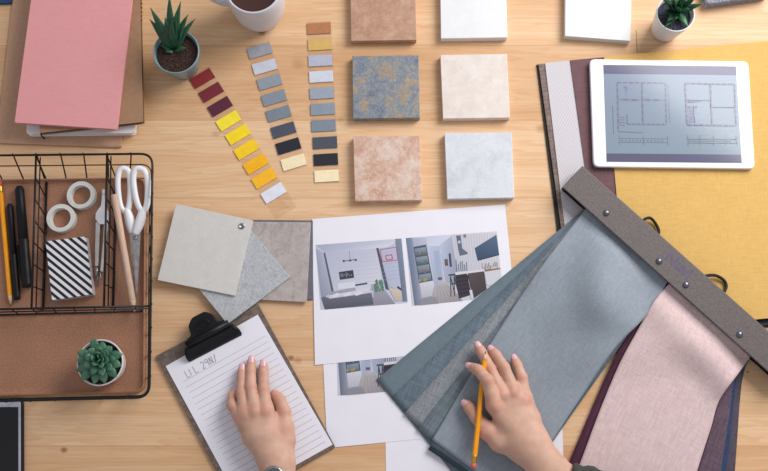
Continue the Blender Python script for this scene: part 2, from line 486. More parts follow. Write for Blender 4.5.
for i, (p, z) in enumerate(tips):
    g = Geo(); b = W(p[0], p[1], z); a = C0+(b-C0)*.06; a.z = .049+(.004 if z > .08 else 0)
    leaf(g, a, b, .0066 if z > .07 else .0058, .10, .35, 1.3); g.done('leaf', M_haw, root, smooth=True)

M_whitepot = plain('white_ceramic', (226, 223, 222), .4, var=.01)
root, base, R = pot('potted_succulent', (675.7, 13.5), 19.6, .060, .70, .050, M_whitepot, soil_mat('dark_gravel', (34, 36, 46), (88, 90, 104)),
                    'spiky green succulent in a white pot of dark gravel, above the tablet', 'potted plant')
C0 = W(677, 12, .050)
tips = [((703.5, 4), .075), ((664.5, 28), .060), ((688, 27), .058), ((676, 19), .072), ((659, -4), .085), ((671, -12), .10), ((686, -10), .10), ((697, -4), .085),
        ((682, 2), .092), ((668, 3), .085), ((673, -2), .10), ((690, 9), .078), ((663, 12), .066), ((682, 17), .075), ((668, 21), .068), ((679, 8), .1)]
for i, (p, z) in enumerate(tips):
    g = Geo(); b = W(p[0], p[1], z); a = C0+(b-C0)*.06; a.z = .049
    leaf(g, a, b, .0060, .10, .35, 1.3); g.done('leaf', M_haw2 if i % 3 == 2 else M_haw, root, smooth=True)

# ================================================================ mug
c = W(253.2, -13.2, .092); sc = (W(254.2, -13.2, .092)-c).length; R = 28.6*sc; base = Vector((c.x, c.y, 0))
root = thing('coffee_mug', base, 'pale grey-white mug of black coffee at the top edge', 'mug')
M_mug = plain('mug_glaze', (214, 212, 218), .3, var=.01)
h = .092; g = Geo()
g.lathe([(R*.66, 0), (R*.72, .0015), (R*.84, .012), (R*.95, .028), (R*.995, .048), (R, .07), (R, h-.0015), (R-.0010, h), (R-.0025, h), (R-.0035, h-.0015), (R-.0035, .03), (R*.7, .006), (.0001, .006)], base, 72, close_bot=True)
g.done('cup', M_mug, root, smooth=True)
g = Geo(); hp = spline([base+Vector((-R*.96, .004, .078)), base+Vector((-R-.016, .005, .080)), base+Vector((-R-.027, .006, .066)), base+Vector((-R-.027, .006, .046)), base+Vector((-R-.014, .005, .030)), base+Vector((-R*.9, .004, .026))], 8)
g.tube(hp, .0052, 12); g.done('handle', M_mug, root, smooth=True)
g = Geo(); g.lathe([(.0001, .0805), (R*.86, .0805), (R-.0036, .0808)], base, 64)
g.done('coffee', plain('coffee_liquid', (72, 42, 36), .08, var=.08, scale=15), root, smooth=True)

# ================================================================ stack of notebooks (top left)
def book(name, pts, z0, z1, cover, pages, label, cat, cov=.0008, inset=.0012, soft=.004):
    T = Wp(pts, z1); cx = sum((p for p in T), Vector())/len(T)
    root = thing(name, Vector((cx.x, cx.y, z0)), label, cat)
    def lay(n, a, b, m, ins, bv=.0003):
        q = [Vector((p.x, p.y, b)) for p in T]
        q = [p+(Vector((cx.x, cx.y, b))-p).normalized()*ins for p in q]
        g = Geo(); g.prism(rounded(q, soft, 5), a); g.done(n, m, root, bevel=bv)
    lay('back_cover', z0, z0+cov, cover, 0); lay('page_block', z0+cov, z1-cov, pages, inset*1.6, 0); lay('front_cover', z1-cov, z1, cover, 0)
    return root
M_pages = plain('page_edges', (232, 226, 216), .8, var=.05, scale=300)
M_kraft = plain('kraft_paper', (192, 152, 124), .8, var=.03, scale=200)
M_kraft2 = plain('brown_kraft_board', (164, 126, 96), .75, var=.04, scale=160)
M_pink = fabric('pink_linen', (230, 160, 162), 0, .02, 1500, .02, .7)
M_greybook = plain('grey_cover', (238, 233, 232), .6, var=.02)
g = Geo(); T = Wp([(16, -30), (135, -30), (121.5, 147.5), (-4, 143)], .004)
g.prism(rounded(T, .004), .0001)
kr = thing('kraft_folder', T[2]*.5+T[0]*.5-Vector((0, 0, .004)), 'large flat tan kraft folder at the bottom of the notebook stack', 'folder')
g.done('folder_cover', M_kraft, kr, bevel=.0008)
g = Geo(); T = Wp([(100, -28), (134, -28), (120.8, 146.3), (96, 145)], .0046); g.prism(T, .004); g.done('pocket_flap', M_kraft, kr)
gb = book('grey_notebook', [(36, -30), (140, -30), (134.5, 133), (26, 134.5)], .0047, .0165, M_greybook, M_pages,
     'pale grey notebook with a black elastic band, third up in the stack', 'notebook', cov=.0015, soft=.006)
g = Geo(); a = W(41.5, 129, .0170); b = W(41.3, 135.2, .0170); b0 = Vector((b.x, b.y-.0012, .0045)); t0 = W(52, -30, .0170)
g.tube([t0, a, b, Vector((b.x, b.y-.0008, .012)), b0], .0013, 6); g.done('elastic_band', M_blackpl, gb)
bb = book('brown_notebook', [(30, -31), (139.5, -31), (143.2, 122), (40, 133)], .0185, .0285, M_kraft2, plain('dark_page_edge', (84, 58, 44), .8, var=.1, scale=300),
     'dark kraft brown notebook directly under the pink one', 'notebook', soft=.002)
g = Geo()
for i in range(9):
    p = W(140.9, -14+i*4.2, .023); ang = [Vector((p.x+.0016*math.cos(t), p.y, .0235+.0044*math.sin(t))) for t in [k*math.pi/4 for k in range(8)]]
    g.tube(ang, .0007, 6, closed=True)
g.done('spiral_binding', plain('copper_binding', (176, 112, 76), .4, var=.05), bb, smooth=True)
book('pink_notebook', [(35.5, -34), (135.8, -34), (116.6, 129.3), (14.4, 122.6)], .0290, .0355, M_pink, plain('pink_page_edge', (206, 160, 128), .8),
     'salmon pink linen notebook lying on top of the stack', 'notebook', soft=.003, cov=.0012)
g = Geo(); g.prism(rounded(Wp([(-30, -30), (12, -30), (11.6, 2.8), (-30, 4.5)], .006), .003), 0)
tag(g.done('blue_booklet', plain('blue_cover', (34, 62, 104), .6), bevel=.0008), 'dark blue booklet corner at the top left of the table', 'booklet')

# ================================================================ wire basket
RZ = .042; TZ = .0025
rim = [(-58, 156), (145.5, 153.8), (152.3, 161), (151.2, 330), (149.2, 385), (139, 396.6), (-60, 402.5)]
tray = [(-40, 181), (146.8, 178.3), (145.5, 392.3), (-42, 397)]
bc = (W(40, 290, 0))
bk = thing('wire_basket', Vector((bc.x, bc.y, .0)), 'black wire desk organizer basket with brown tray and dividers at left', 'basket')
rimw = [W(*p, RZ) for p in [(-58, 156), (152.6, 153.7), (149.4, 397.3), (-60, 402.5)]]
rimr = rounded(rimw, .018, 8)
g = Geo(); g.tube(rimr, .0017, 8, closed=True); g.done('rim', M_wire, bk, smooth=True)
trw = [W(*p, TZ) for p in tray]
M_tray = NT('tray_leatherette'); _f = M_tray.noise(M_tray.obj(), 420, 5, .7); _b = M_tray.noise(M_tray.obj(), 12, 3)
M_tray.color(M_tray.mix(1.0, M_tray.ramp(_f, [(.3, (150, 102, 76)), (.7, (188, 138, 108))]), M_tray.ramp(_b, [(.3, BW(.85)), (.7, BW(1))]), 'MULTIPLY'))
M_tray.set(Roughness=.6); M_tray.bump(_f, .3, .0006); M_tray = M_tray.m
# tray: floor + rounded lip
c0 = sum(trw, Vector())/4
def ring(ins, z, r): return [Vector((p.x, p.y, z)) for p in rounded([p+(Vector((math.copysign(1, c0.x-p.x), math.copysign(1, c0.y-p.y), 0)))*ins for p in trw], r, 6)]
g = Geo(); rs = [ring(0, .0005, .014), ring(0, .0085, .014), ring(.0018, .0090, .013), ring(.0030, .0065, .012), ring(.0060, .0032, .011), ring(.0095, TZ, .010)]
n = len(rs[0])
for i, r_ in enumerate(rs): g.v += r_
for i in range(len(rs)-1):
    for j in range(n):
        j2 = (j+1) % n; g.f.append([i*n+j, (i+1)*n+j, (i+1)*n+j2, i*n+j2]); g.m.append(0); g.c.append(None)
g.f.append([5*n+j for j in range(n)]); g.m.append(0); g.c.append(None)
g.f.append([j for j in range(n)][::-1]); g.m.append(0); g.c.append(None)
g.done('tray', M_tray, bk, smooth=False)
low = [W(-40, 180.5, .004), W(149.6, 178, .004), W(147.9, 395.6, .004), W(-42, 400, .004)]
mid = [W(-50, 166.5, .023), W(151.6, 164.5, .023), W(148.9, 396.8, .023), W(-52, 401.6, .023)]
g = Geo(); g.tube(rounded(mid, .016, 8), .0009, 6, closed=True); g.done('side_wire', M_wire, bk, smooth=True)
g = Geo(); g.tube(rounded(low, .014, 8), .0009, 6, closed=True); g.done('base_wire', M_wire, bk, smooth=True)
def lerp_edge(E, i, t): return E[i]+(E[(i+1) % 4]-E[i])*t
def mid_at(i, t): return lerp_edge(mid, i, t)
def upr(i, t):
    a = lerp_edge(rimw, i, t); b = lerp_edge(low, i, t); out = (a-b); out.z = 0
    g = Geo(); g.tube([a+Vector((0, 0, .0022)), a+Vector((0, 0, .0008))+out.normalized()*.0016, a+out.normalized()*.0012-Vector((0, 0, .002)), mid_at(i, t)+out.normalized()*.0008, b, b*1+Vector((0, 0, -.0025))], .00115, 6)
    g.done('upright_wire', M_wire, bk, smooth=True)
wd = 152.6+58
for px in (-11, 12.6, 36, 60, 83, 107, 130.5): upr(0, (px+58)/wd)
for py in (173, 195.6, 217.5, 239.7, 262, 284, 307, 330, 353.5, 376.8): upr(1, (py-153.7)/(397.3-153.7))
for px in (127, 103, 78.7, 54.5, 30, 6, -18): upr(2, (149.4-px)/(149.4+60))
def divider(tu, tv, lu, lv, nodes):
    """top wire pixel line tu->tv at rim height; low wire lu->lv on the tray"""
    a, b = W(*tu, RZ-.001), W(*tv, RZ-.001); c, d = W(*lu, .0045), W(*lv, .0045)
    g = Geo(); g.tube([a, b], .0016, 6); o = g.done('divider', M_wire, bk, smooth=True)
    g = Geo(); g.tube([a+Vector((.004, 0, -.006)), b+Vector((.004, 0, -.006))], .0010, 6); g.done('rail_wire', M_wire, o, smooth=True)
    g = Geo(); g.tube([c, d], .0018, 6); g.done('rail_wire', M_wire, o, smooth=True)
    for k in range(nodes):
        t = (k+.0)/(nodes-1) if nodes > 1 else 0
        g = Geo(); g.tube([a+(b-a)*t, c+(d-c)*min(1, t+.0)], .0010, 6); g.done('cross_wire', M_wire, o, smooth=True)
divider((36, 156), (31.5, 308.5), (46.6, 180), (43, 309.5), 8)
divider((107, 155), (104, 306.5), (116.2, 179), (113, 307.5), 8)
a, b = W(-58, 310.5, RZ-.001), W(151, 306.0, RZ-.001); c, d = W(-44, 316, .0045), W(146, 311, .0045)
g = Geo(); g.tube([a, b], .0016, 6); o = g.done('divider', M_wire, bk, smooth=True)
g = Geo(); g.tube([c, d], .0013, 6); g.done('rail_wire', M_wire, o, smooth=True)
g = Geo(); g.tube([a*.5+c*.5, b*.5+d*.5], .0010, 6); g.done('rail_wire', M_wire, o, smooth=True)
for k in range(10):
    t = (k+.3)/10; g = Geo(); g.tube([a+(b-a)*t, c+(d-c)*t], .0009, 6); g.done('cross_wire', M_wire, o, smooth=True)

# ---------------- things in the basket
TF = TZ+.0003
def washi(px, py, rpx, ri, h, label):
    c = W(px, py, TF+h); sc = (W(px+1, py, TF+h)-c).length; R = rpx*sc; r = ri*sc; base = Vector((c.x, c.y, TF))
    root = thing('tape_roll', base, label, 'tape roll', 'white tape rolls in the basket')
    g = Geo(); g.lathe([(r+.001, 0), (R-.0005, 0), (R, .0006), (R, h-.0006), (R-.0005, h), (r+.001, h), (r+.001, 0)], base, 48); g.done('tape', plain('tape_white', (214, 216, 212), .45, var=.02, scale=200), root, smooth=False)
    g = Geo(); g.lathe([(r, 0), (r, h+.0002), (r+.0012, h+.0002), (r+.0012, 0), (r, 0)], base, 48); g.done('core', plain('tape_core', (226, 226, 222), .6), root)
washi(80.6, 194.8, 14.1, 10.0, .012, 'white tape roll nearer the top edge, upper right of two')
washi(60.5, 217.8, 14.3, 10.2, .012, 'white tape roll just above the striped box, lower left of two')

def pencil(name, tip, end, z1, z2, r, body, label, cat, wood, ferrule=None, eraser=None, conelen=.016, lead=(40, 40, 44), endcap=None, hexa=True, erlen=.007, ferlen=.010):
    a = W(tip[0], tip[1], z1); b = W(end[0], end[1], z2); d = (b-a).normalized(); L = (b-a).length
    mid_ = (a+b)/2; root = thing(name, Vector((mid_.x, mid_.y, min(z1, z2)-r)), label, cat)
    n = 6 if hexa else 16
    e = L
    if eraser:
        e = L-erlen-ferlen
        g = Geo(); g.tube([a+d*(L-erlen), a+d*(L-.0015), a+d*L], [r*.95, r*.95, r*.6], 14); g.done('eraser', eraser, root, smooth=True)
        g = Geo(); g.tube([a+d*(e-.0005+i*ferlen/6) for i in range(7)], [r*1.02, r*1.02, r*.96, r*1.02, r*.96, r*1.02, r*1.02], 14); g.done('ferrule', ferrule, root, smooth=True)
    g = Geo(); g.tube([a+d*conelen, a+d*e], r, n); g.done('barrel', body, root, bevel=.0004)
    g = Geo(); g.tube([a+d*.004, a+d*conelen], [r*.24, r*.98], 12); g.done('sharpened_wood', wood, root, smooth=True)
    g = Geo(); g.tube([a, a+d*.0042], [r*.06, r*.26], 8); g.done('lead', plain('lead', lead, .4), root, smooth=True)
    return root
M_ypen = plain('yellow_lacquer', (246, 160, 14), .3, var=.03)
M_raw = plain('raw_cedar', (222, 186, 150), .7, var=.05, scale=200)
M_natural = NT('natural_wood'); _f = M_natural.noise(M_natural.obj((4, .3, 1), .2), 260, 3); M_natural.color(M_natural.ramp(_f, [(.3, (196, 160, 136)), (.7, (220, 190, 168))])); M_natural.set(Roughness=.6); M_natural = M_natural.m
M_gold = plain('brass', (206, 160, 60), .3, metal=.8); M_eraser = plain('pink_eraser', (208, 96, 88), .7)
pencil('yellow_pencil', (11, 307), (-.4, 181), TF+.0038, TF+.0038, .0036, M_ypen, 'yellow pencil lying point down at the far left inside the basket', 'pencil', M_raw, M_gold, M_eraser)
pencil('wooden_pencil', (134.9, 314), (114.2, 194.5), TF+.012, TF+.0445, .0047, M_natural, 'unpainted natural wood pencil beside the white scissors', 'pencil', M_raw, hexa=False, conelen=.020, lead=(90, 88, 92))
def pen(top, bot, r, cap, label, zz=TF):
    a = W(top[0], top[1], zz+r); b = W(bot[0], bot[1], zz+r); d = (b-a).normalized(); L = (b-a).length; m_ = (a+b)/2
    root = thing('black_pen', Vector((m_.x, m_.y, zz)), label, 'pen', 'black pens in the basket')
    g = Geo(); g.tube([a+d*L*.02, a+d*L*.03, a+d*L*.55], [r*.8, r*.9, r*.96], 16); g.done('barrel', M_blackpl, root, smooth=True)
    g = Geo(); g.tube([a, a+d*.002, a+d*.008, a+d*.0085], [r*.6, r*.75, r*.78, r*.9], 16); g.done('end_plug', M_blackpl, root, smooth=True)
    g = Geo(); g.tube([a+d*L*.53, a+d*L*.54, a+d*L*.97, b], [r*.98, r, r*.99, r*.93], 16); o = g.done('cap', M_blackpl, root, smooth=True)
    g = Geo(); s_ = Vector((-d.y, d.x, 0))*(-r*.9)
    g.tube([a+d*L*.95+s_*.95, a+d*L*.8+s_*1.3, a+d*L*.58+s_*1.3], r*.22, 6); g.done('clip', M_blackpl, o, smooth=True)
pen((9.5, 204), (17.3, 299.5), .0048, 1, 'slim black pen next to the yellow pencil, left of the thick marker')
pen((19.3, 186.5), (27.4, 287), .0072, 1, 'thick black marker pen, right of the slim black pen')
# striped box
def stripe_mat(ang, period, lo=(26, 26, 30), hi=(232, 230, 236)):
    s = NT('striped_paper'); v = s.obj((1, 1, 1), ang); sep = s.n('ShaderNodeSeparateXYZ'); s.link(v, sep.inputs[0])
    f = s.math('FRACT', s.math('DIVIDE', s.math('ADD', sep.outputs[1], 10.0), period))
    s.color(s.ramp(f, [(.0, lin(hi)), (.49, lin(hi)), (.51, lin(lo)), (.97, lin(lo)), (1.0, lin(hi))])); s.set(Roughness=.5); return s.m
bh = .017
T = Wp([(45.4, 241.3), (85.6, 236.3), (92.3, 294.3), (51.8, 300.2)], TF+bh)
bx_ = thing('striped_box', Vector((T[0]+T[2])/2-Vector((0, 0, bh))), 'small box with diagonal black and white stripes, below the tape rolls', 'box')
g = Geo(); g.prism(T, TF+bh-.0035); g.done('lid', stripe_mat(math.radians(-38), .0083), bx_, bevel=.0005)
cc = (T[0]+T[2])/2
g = Geo(); g.prism([Vector((p.x, p.y, TF+bh-.0035))+(Vector((cc.x, cc.y, TF+bh-.0035))-Vector((p.x, p.y, TF+bh-.0035))).normalized()*.0006 for p in T], TF)
g.done('box_body', plain('box_grey', (196, 190, 194), .6, var=.05, scale=300), bx_)
# compass
z = TF+.004
cp = thing('drafting_compass', W(101, 240, TF), 'white drafting compass lying between the divider and the striped box', 'compass')
g = Geo(); out = [(101.8, 195), (105, 195), (105.4, 205), (108.6, 213), (108.4, 220), (105, 224), (99, 224), (95.2, 219), (95.5, 213), (101, 205)]
g.prism(rounded(Wp(out, z+.0035), .001, 2), z-.0035); g.done('hinge_head', M_white, cp, bevel=.0014)
g = Geo(); g.tube([W(103.4, 189.5, z), W(103.4, 196, z)], .0022, 12); g.done('grip', M_white, cp, smooth=True)
M_comp = plain('satin_metal', (206, 202, 200), .35, metal=.4)
g = Geo(); g.prism(rounded(Wp([(95.6, 222), (100, 222), (98.6, 250), (97.8, 271), (94.8, 271), (95, 245)], z+.002), .001, 2), z-.002); g.done('leg', M_comp, cp, bevel=.0006)
g = Geo(); g.prism(rounded(Wp([(104, 222), (108, 222), (106, 246), (102.6, 272), (100, 271), (102.6, 245)], z+.002), .001, 2), z-.002); g.done('leg', M_comp, cp, bevel=.0006)
g = Geo(); g.tube([W(96.8, 266, z+.001), W(96.8, 276, z+.001)], .0024, 10); g.done('clamp_screw', M_steel, cp, smooth=True)
g = Geo(); g.tube([W(97, 272, z), W(98, 286, z-.001)], [.0016, .0005], 8); g.done('lead_point', M_darksteel, cp, smooth=True)
g = Geo(); g.tube([W(101, 270, z), W(98.8, 287, z-.001)], [.0014, .0003], 8); g.done('needle', M_steel, cp, smooth=True)
# scissors
z = TF+.012
sx = thing('scissors', W(133, 240, TF), 'white-handled scissors standing point down beside the natural wood pencil', 'scissors')
def ZS(py): return TF+.004+(312-py)/146*.029
def Ws(pts, dz=0): return [W(x, y, ZS(y)+dz) for x, y in pts]
def slab(g, top, th):
    n = len(top); k = len(g.v); g.v += [Vector(p) for p in top]+[Vector(p)-Vector((0, 0, th)) for p in top]
    fs = [[k+i for i in range(n)][::-1], [k+n+i for i in range(n)]]+[[k+i, k+(i+1) % n, k+n+(i+1) % n, k+n+i] for i in range(n)]
    for f in fs: g.f.append(f); g.m.append(0); g.c.append(None)
    return g
def loop_handle(outer, inner, name, zc, th, stem):
    g = Geo(); o_ = spline(Ws(outer, zc), 6, True); 
    g.tube(o_, .0044, 10, closed=True, flat=.8); 
    g.tube(spline(Ws(stem, zc), 6), [.0050+.0022*math.sin(math.pi*k/(6*(len(stem)-1))) for k in range(6*(len(stem)-1)+1)], 10, flat=.8)
    g.done(name, M_white, sx, smooth=True)
loop_handle([(123.5, 168.5), (128.5, 171.5), (130.2, 180), (130.4, 194), (128.6, 208), (124.5, 211), (120.5, 206), (118.3, 193), (117.8, 180), (119.3, 171.5)], None, 'handle', 0, 0, [(126.5, 209), (129, 217), (131, 226), (132.5, 233)])
loop_handle([(139.6, 168.5), (144.8, 171.5), (147.8, 181), (147.8, 196), (145.8, 208), (141.5, 210.5), (137.3, 203), (134.4, 190), (133.4, 178), (135.2, 170)], None, 'handle', .0035, 0, [(142.5, 209), (141, 218), (138, 227), (135, 234)])
M_blade = plain('blade_steel', (186, 184, 184), .28, metal=.85, var=.1, scale=150)
g = Geo(); slab(g, Ws([(128.2, 224), (138.5, 222), (138.8, 245), (136.8, 285), (135.6, 309), (134.2, 298), (131.2, 260)]), .0015); g.done('blade', M_blade, sx, bevel=.0004)
g = Geo(); slab(g, Ws([(130.5, 224), (141, 222), (140, 243), (137.8, 285), (136.2, 308), (134.8, 288), (133.6, 250)], .0019), .0015); g.done('blade', M_blade, sx, bevel=.0004)
g = Geo(); p = W(135, 238, ZS(238)+.0019); g.lathe([(.003, 0), (.003, .0008), (.002, .0014), (.0001, .0015)], p, 20); g.done('pivot_screw', M_steel, sx, smooth=True)
# rosette succulent
M_rose = leaf_mat('rosette_green', (34, 82, 64), (92, 138, 110))
M_whitepot2 = plain('white_small_pot', (228, 224, 222), .4, var=.01)
root, base, R = pot('potted_succulent', (99.8, 362.6), 23.4, .036, .84, .031, M_whitepot2, soil_mat('black_soil', (22, 22, 22), (54, 50, 44)),
                    'rosette succulent with plump green leaves in a white pot inside the basket', 'potted plant', z0=TF)
C0 = W(101, 358.5, .037)
def rl(px, py, z, wd_, up0=.044, bend=.18):
    z -= .011; up0 -= .011; wd_ *= 1.22; g = Geo(); b = W(60+px/5.23, 320+py/5.23, z); a = C0+(b-C0)*.12; a.z = up0; leaf(g, a, b, wd_, bend, .42, 2.6, 8, wpeak=.55); g.done('leaf', M_rose, root, smooth=True)
for (x, y) in [(168, 98), (225, 112), (272, 138), (328, 178), (322, 240), (296, 300), (236, 332), (180, 335), (112, 318), (88, 268), (86, 212), (90, 168)]: rl(x, y, .056, .0056)
for (x, y) in [(200, 135), (255, 165), (290, 205), (272, 262), (225, 292), (165, 285), (120, 250), (125, 190), (150, 150)]: rl(x, y, .066, .0052, .048, .12)
for (x, y) in [(190, 165), (236, 172), (255, 215), (222, 248), (175, 238), (160, 200)]: rl(x, y, .072, .0045, .052, .1)
for (x, y) in [(196, 190), (222, 186), (228, 212), (202, 216)]: rl(x, y, .076, .0032, .055, .06)

# ================================================================ phone / e-reader bottom left
T = Wp([(-60, 401), (20.6, 401.3), (20.8, 520), (-60, 520)], .0085)
ph = thing('tablet_computer', Vector(((T[0].x+T[1].x)/2, (T[1].y+T[2].y)/2, 0)), 'tablet with black screen and pale grey frame at the bottom left corner', 'tablet')
g = Geo(); q = rounded(T, .005); g.prism([Vector((p.x+.0022*(1 if p.x > -.6 else 0), p.y+.001, .0070)) for p in q], 0); g.done('case', M_blackpl, ph, bevel=.001)
g = Geo(); g.prism(rounded(T, .004), .0070); g.done('bezel', plain('silver_bezel', (176, 178, 190), .35, metal=.2), ph, bevel=.0006)
g = Geo(); g.prism(Wp([(-57, 407.2), (18.2, 407), (18.4, 517), (-57, 517)], .0088), .0085); g.done('screen', plain('black_glass', (10, 11, 14), .08, var=.02), ph)

# ================================================================ stone / laminate sample fan
SR = thing('laminate_sample_set', W(242, 240, 0), 'fan of four square grey stone-effect laminate samples joined by a screw', 'sample set')
def sample(pts, z, t, m, label):
    g = Geo(); g.prism(Wp(pts, z+t), z); return g.done('sample_panel', m, SR, bevel=.0005, label=label)
M_lam1 = stone('laminate_light', [(.3, (212, 208, 203)), (.6, (219, 215, 210)), (.8, (223, 220, 215))], 70, rough=.5, bump=.1)
M_lam2 = stone('laminate_speckle', [(.35, (166, 168, 172)), (.5, (188, 190, 194)), (.7, (204, 206, 210))], 260, rough=.55)
M_lam3 = stone('laminate_taupe', [(.3, (170, 160, 156)), (.55, (188, 178, 173)), (.8, (200, 190, 186))], 90, rough=.5, dist=.8, vein=((140, 132, 130), 18, .015, .6))
M_lam4 = stone('laminate_slate', [(.3, (96, 96, 108)), (.7, (120, 120, 130))], 60)
sample([(234, 219.6), (312.8, 220.4), (313.2, 299.5), (236, 298)], .0002, .0025, M_lam4, 'dark slate sample panel, lowest')
sample([(231, 221.5), (310.8, 222.2), (306.8, 302.2), (228, 298)], .0032, .0030, M_lam3, 'taupe veined sample panel')
sample([(239.5, 216), (290.3, 277), (227.4, 324.3), (177.5, 262.5)], .0068, .0028, M_lam2, 'blue-grey speckled sample panel')
sample([(176, 203.8), (253.2, 220.4), (235.2, 295.8), (157.4, 280)], .0102, .0028, M_lam1, 'light grey sample panel, on top')
g = Geo(); p = W(241.7, 226.2, .013); g.lathe([(.0046, 0), (.0046, .0008), (.0038, .0016), (.0026, .0016), (.0024, .0008), (.0001, .0007)], p, 28); g.done('screw', M_steel, SR, smooth=True)

# ================================================================ printed sheets
def sheet(name, pts, z, label, cat='paper sheet'):
    T = Wp(pts, z+.00025); c_ = sum(T, Vector())/4
    root = thing(name, Vector((c_.x, c_.y, z)), label, cat)
    g = Geo(); g.prism(T, z); g.done('paper', M_paper, root); return root, T
class Pic:
    """a flat print: coloured patches laid on one another in a quad"""
    def __init__(s, quad, z): s.mul = 1.0; s.q = [Vector(p) for p in quad]; s.g = Geo(); s.z = z; s.k = 0; s.kk = 0
    def poly(s, pts, cols):
        s.k += 1; z = s.z+s.k*.000006
        v = []
        for u, w_ in pts:
            p = bil(s.q, u, w_); v.append(Vector((p.x, p.y, z)))
        cl = None
        n = len(v); ar = sum(v[i].x*v[(i+1) % n].y-v[(i+1) % n].x*v[i].y for i in range(n))
        mu = s.mul
        cl = [lin([x*mu for x in c]) for c in cols] if isinstance(cols[0], (tuple, list)) else [lin([x*mu for x in cols])]*n
        if ar < 0: v = v[::-1]; cl = cl[::-1]
        s.g.add(v, [list(range(n))], 0, cl)
    def rect(s, a, b, c, d, col): s.poly([(a, b), (c, b), (c, d), (a, d)], col)
    def line(s, p, q, wd_, col):
        p = Vector(p); q = Vector(q); asp = (s.q[1]-s.q[0]).length/(s.q[3]-s.q[0]).length
        d = Vector(((q.x-p.x)*asp, q.y-p.y)); 
        if d.length < 1e-9: return
        d.normalize(); n = Vector((-d.y/asp, d.x))*wd_/2
        s.poly([tuple(p+n), tuple(q+n), tuple(q-n), tuple(p-n)], col)
    def done(s, name, parent, mat=None, label=None): return s.g.done(name, mat or M_print, parent, label=label)

def living(quad, z, parent):
    P = Pic(quad, z); P.mul = .97; R_ = random.Random(3)
    P.rect(0, 0, 1, 1, (204, 206, 226))
    P.poly([(0, 0), (1, 0), (.83, .12), (.1, .13)], [(178, 182, 206), (214, 216, 232), (228, 230, 242), (190, 194, 214)])   # ceiling
    P.poly([(.08, .13), (.72, .14), (.72, .66), (.12, .74)], [(192, 196, 216), (206, 208, 226), (222, 222, 236), (206, 208, 224)])   # brick wall
    for i in range(8): P.line((.09, .19+i*.065), (.71, .19+i*.062), .006, (198, 200, 220))
    P.poly([(0, .05), (.08, .13), (.14, .74), (.02, .85)], [(168, 174, 196), (186, 190, 210), (170, 176, 196), (150, 156, 176)])
    P.poly([(.085, .13), (.105, .13), (.17, .74), (.145, .76)], (96, 106, 124))
    P.poly([(.12, .74), (.70, .66), (.86, 1), (.05, 1)], [(170, 170, 184), (176, 176, 192), (150, 148, 162), (140, 140, 152)])   # floor
    P.line((.385, .13), (.385, .27), .006, (130, 134, 152))
    P.line((.30, .285), (.46, .27), .012, (90, 92, 108))
    for u in (.31, .385, .45): P.rect(u-.010, .265, u+.012, .295, (70, 72, 88))
    P.poly([(.245, .445), (.41, .43), (.415, .55), (.25, .565)], (66, 68, 80))                                            # picture on the wall
    for i in range(7): P.rect(.262+i*.02, .46+R_.random()*.04, .272+i*.02, .50+R_.random()*.04, (150, 152, 162))
    P.poly([(.22, .62), (.42, .61), (.42, .70), (.22, .71)], (226, 228, 240)); P.poly([(.42, .655), (.56, .64), (.56, .665), (.42, .68)], (70, 72, 88)); P.poly([(.42, .68), (.6, .66), (.6, .74), (.42, .75)], (214, 216, 232))
    P.poly([(.10, .79), (.56, .73), (.62, .78), (.62, .87), (.12, .93)], [(218, 216, 228), (226, 226, 236), (206, 206, 220), (190, 190, 204), (200, 198, 212)])  # sofa seat
    P.poly([(.02, .82), (.06, .80), (.12, .84), (.60, .80), (.61, .98), (.06, 1.0), (.05, .99)], [(104, 108, 124), (116, 120, 134), (112, 114, 130), (116, 118, 134), (94, 98, 112), (88, 92, 106), (90, 94, 108)])  # sofa back
    for i in range(3): P.poly([(.14+i*.13, .79), (.21+i*.13, .76), (.25+i*.13, .80), (.16+i*.13, .83)], (230, 230, 240))
    for i in range(26):
        u = .63+R_.random()*.09; v = .62+R_.random()*.16; P.poly([(u, v), (u+.02, v-.03), (u+.028, v+.01), (u+.01, v+.03)], (92+R_.randint(-20, 30), 140+R_.randint(-20, 20), 116))   # plant
    P.poly([(.70, .12), (.725, .12), (.80, .78), (.765, .76)], (84, 92, 108))
    P.poly([(.725, .13), (.93, .10), (.95, .82), (.80, .72)], [(186, 194, 220), (192, 200, 226), (196, 202, 224), (190, 196, 218)])
    for i in range(8): P.line((.75, .2+i*.06), (.94, .18+i*.062), .005, (176, 184, 212))
    for a, b, c, d in ((.74, .15, .93, .13), (.93, .13, .935, .33), (.935, .33, .755, .34), (.755, .34, .74, .15)): P.line((a, b), (c, d), .012, (206, 90, 96))
    for a, b, c, d in ((.80, .25, .87, .24), (.87, .24, .875, .31), (.875, .31, .805, .32), (.805, .32, .80, .25)): P.line((a, b), (c, d), .014, (206, 76, 84))
    P.poly([(.80, .74), (.95, .80), (.955, .95), (.86, .96)], [(218, 202, 186), (220, 204, 188), (206, 190, 176), (200, 186, 174)])
    P.line((.90, .74), (.95, .80), .03, (70, 72, 84))
    P.poly([(.93, 0), (1, 0), (1, .97), (.945, .97)], [(132, 142, 166), (142, 152, 176), (134, 142, 166), (112, 120, 142)])
    return P.done('photo_print', parent, label='printed photo of a living room with grey sofa and basketball hoop')
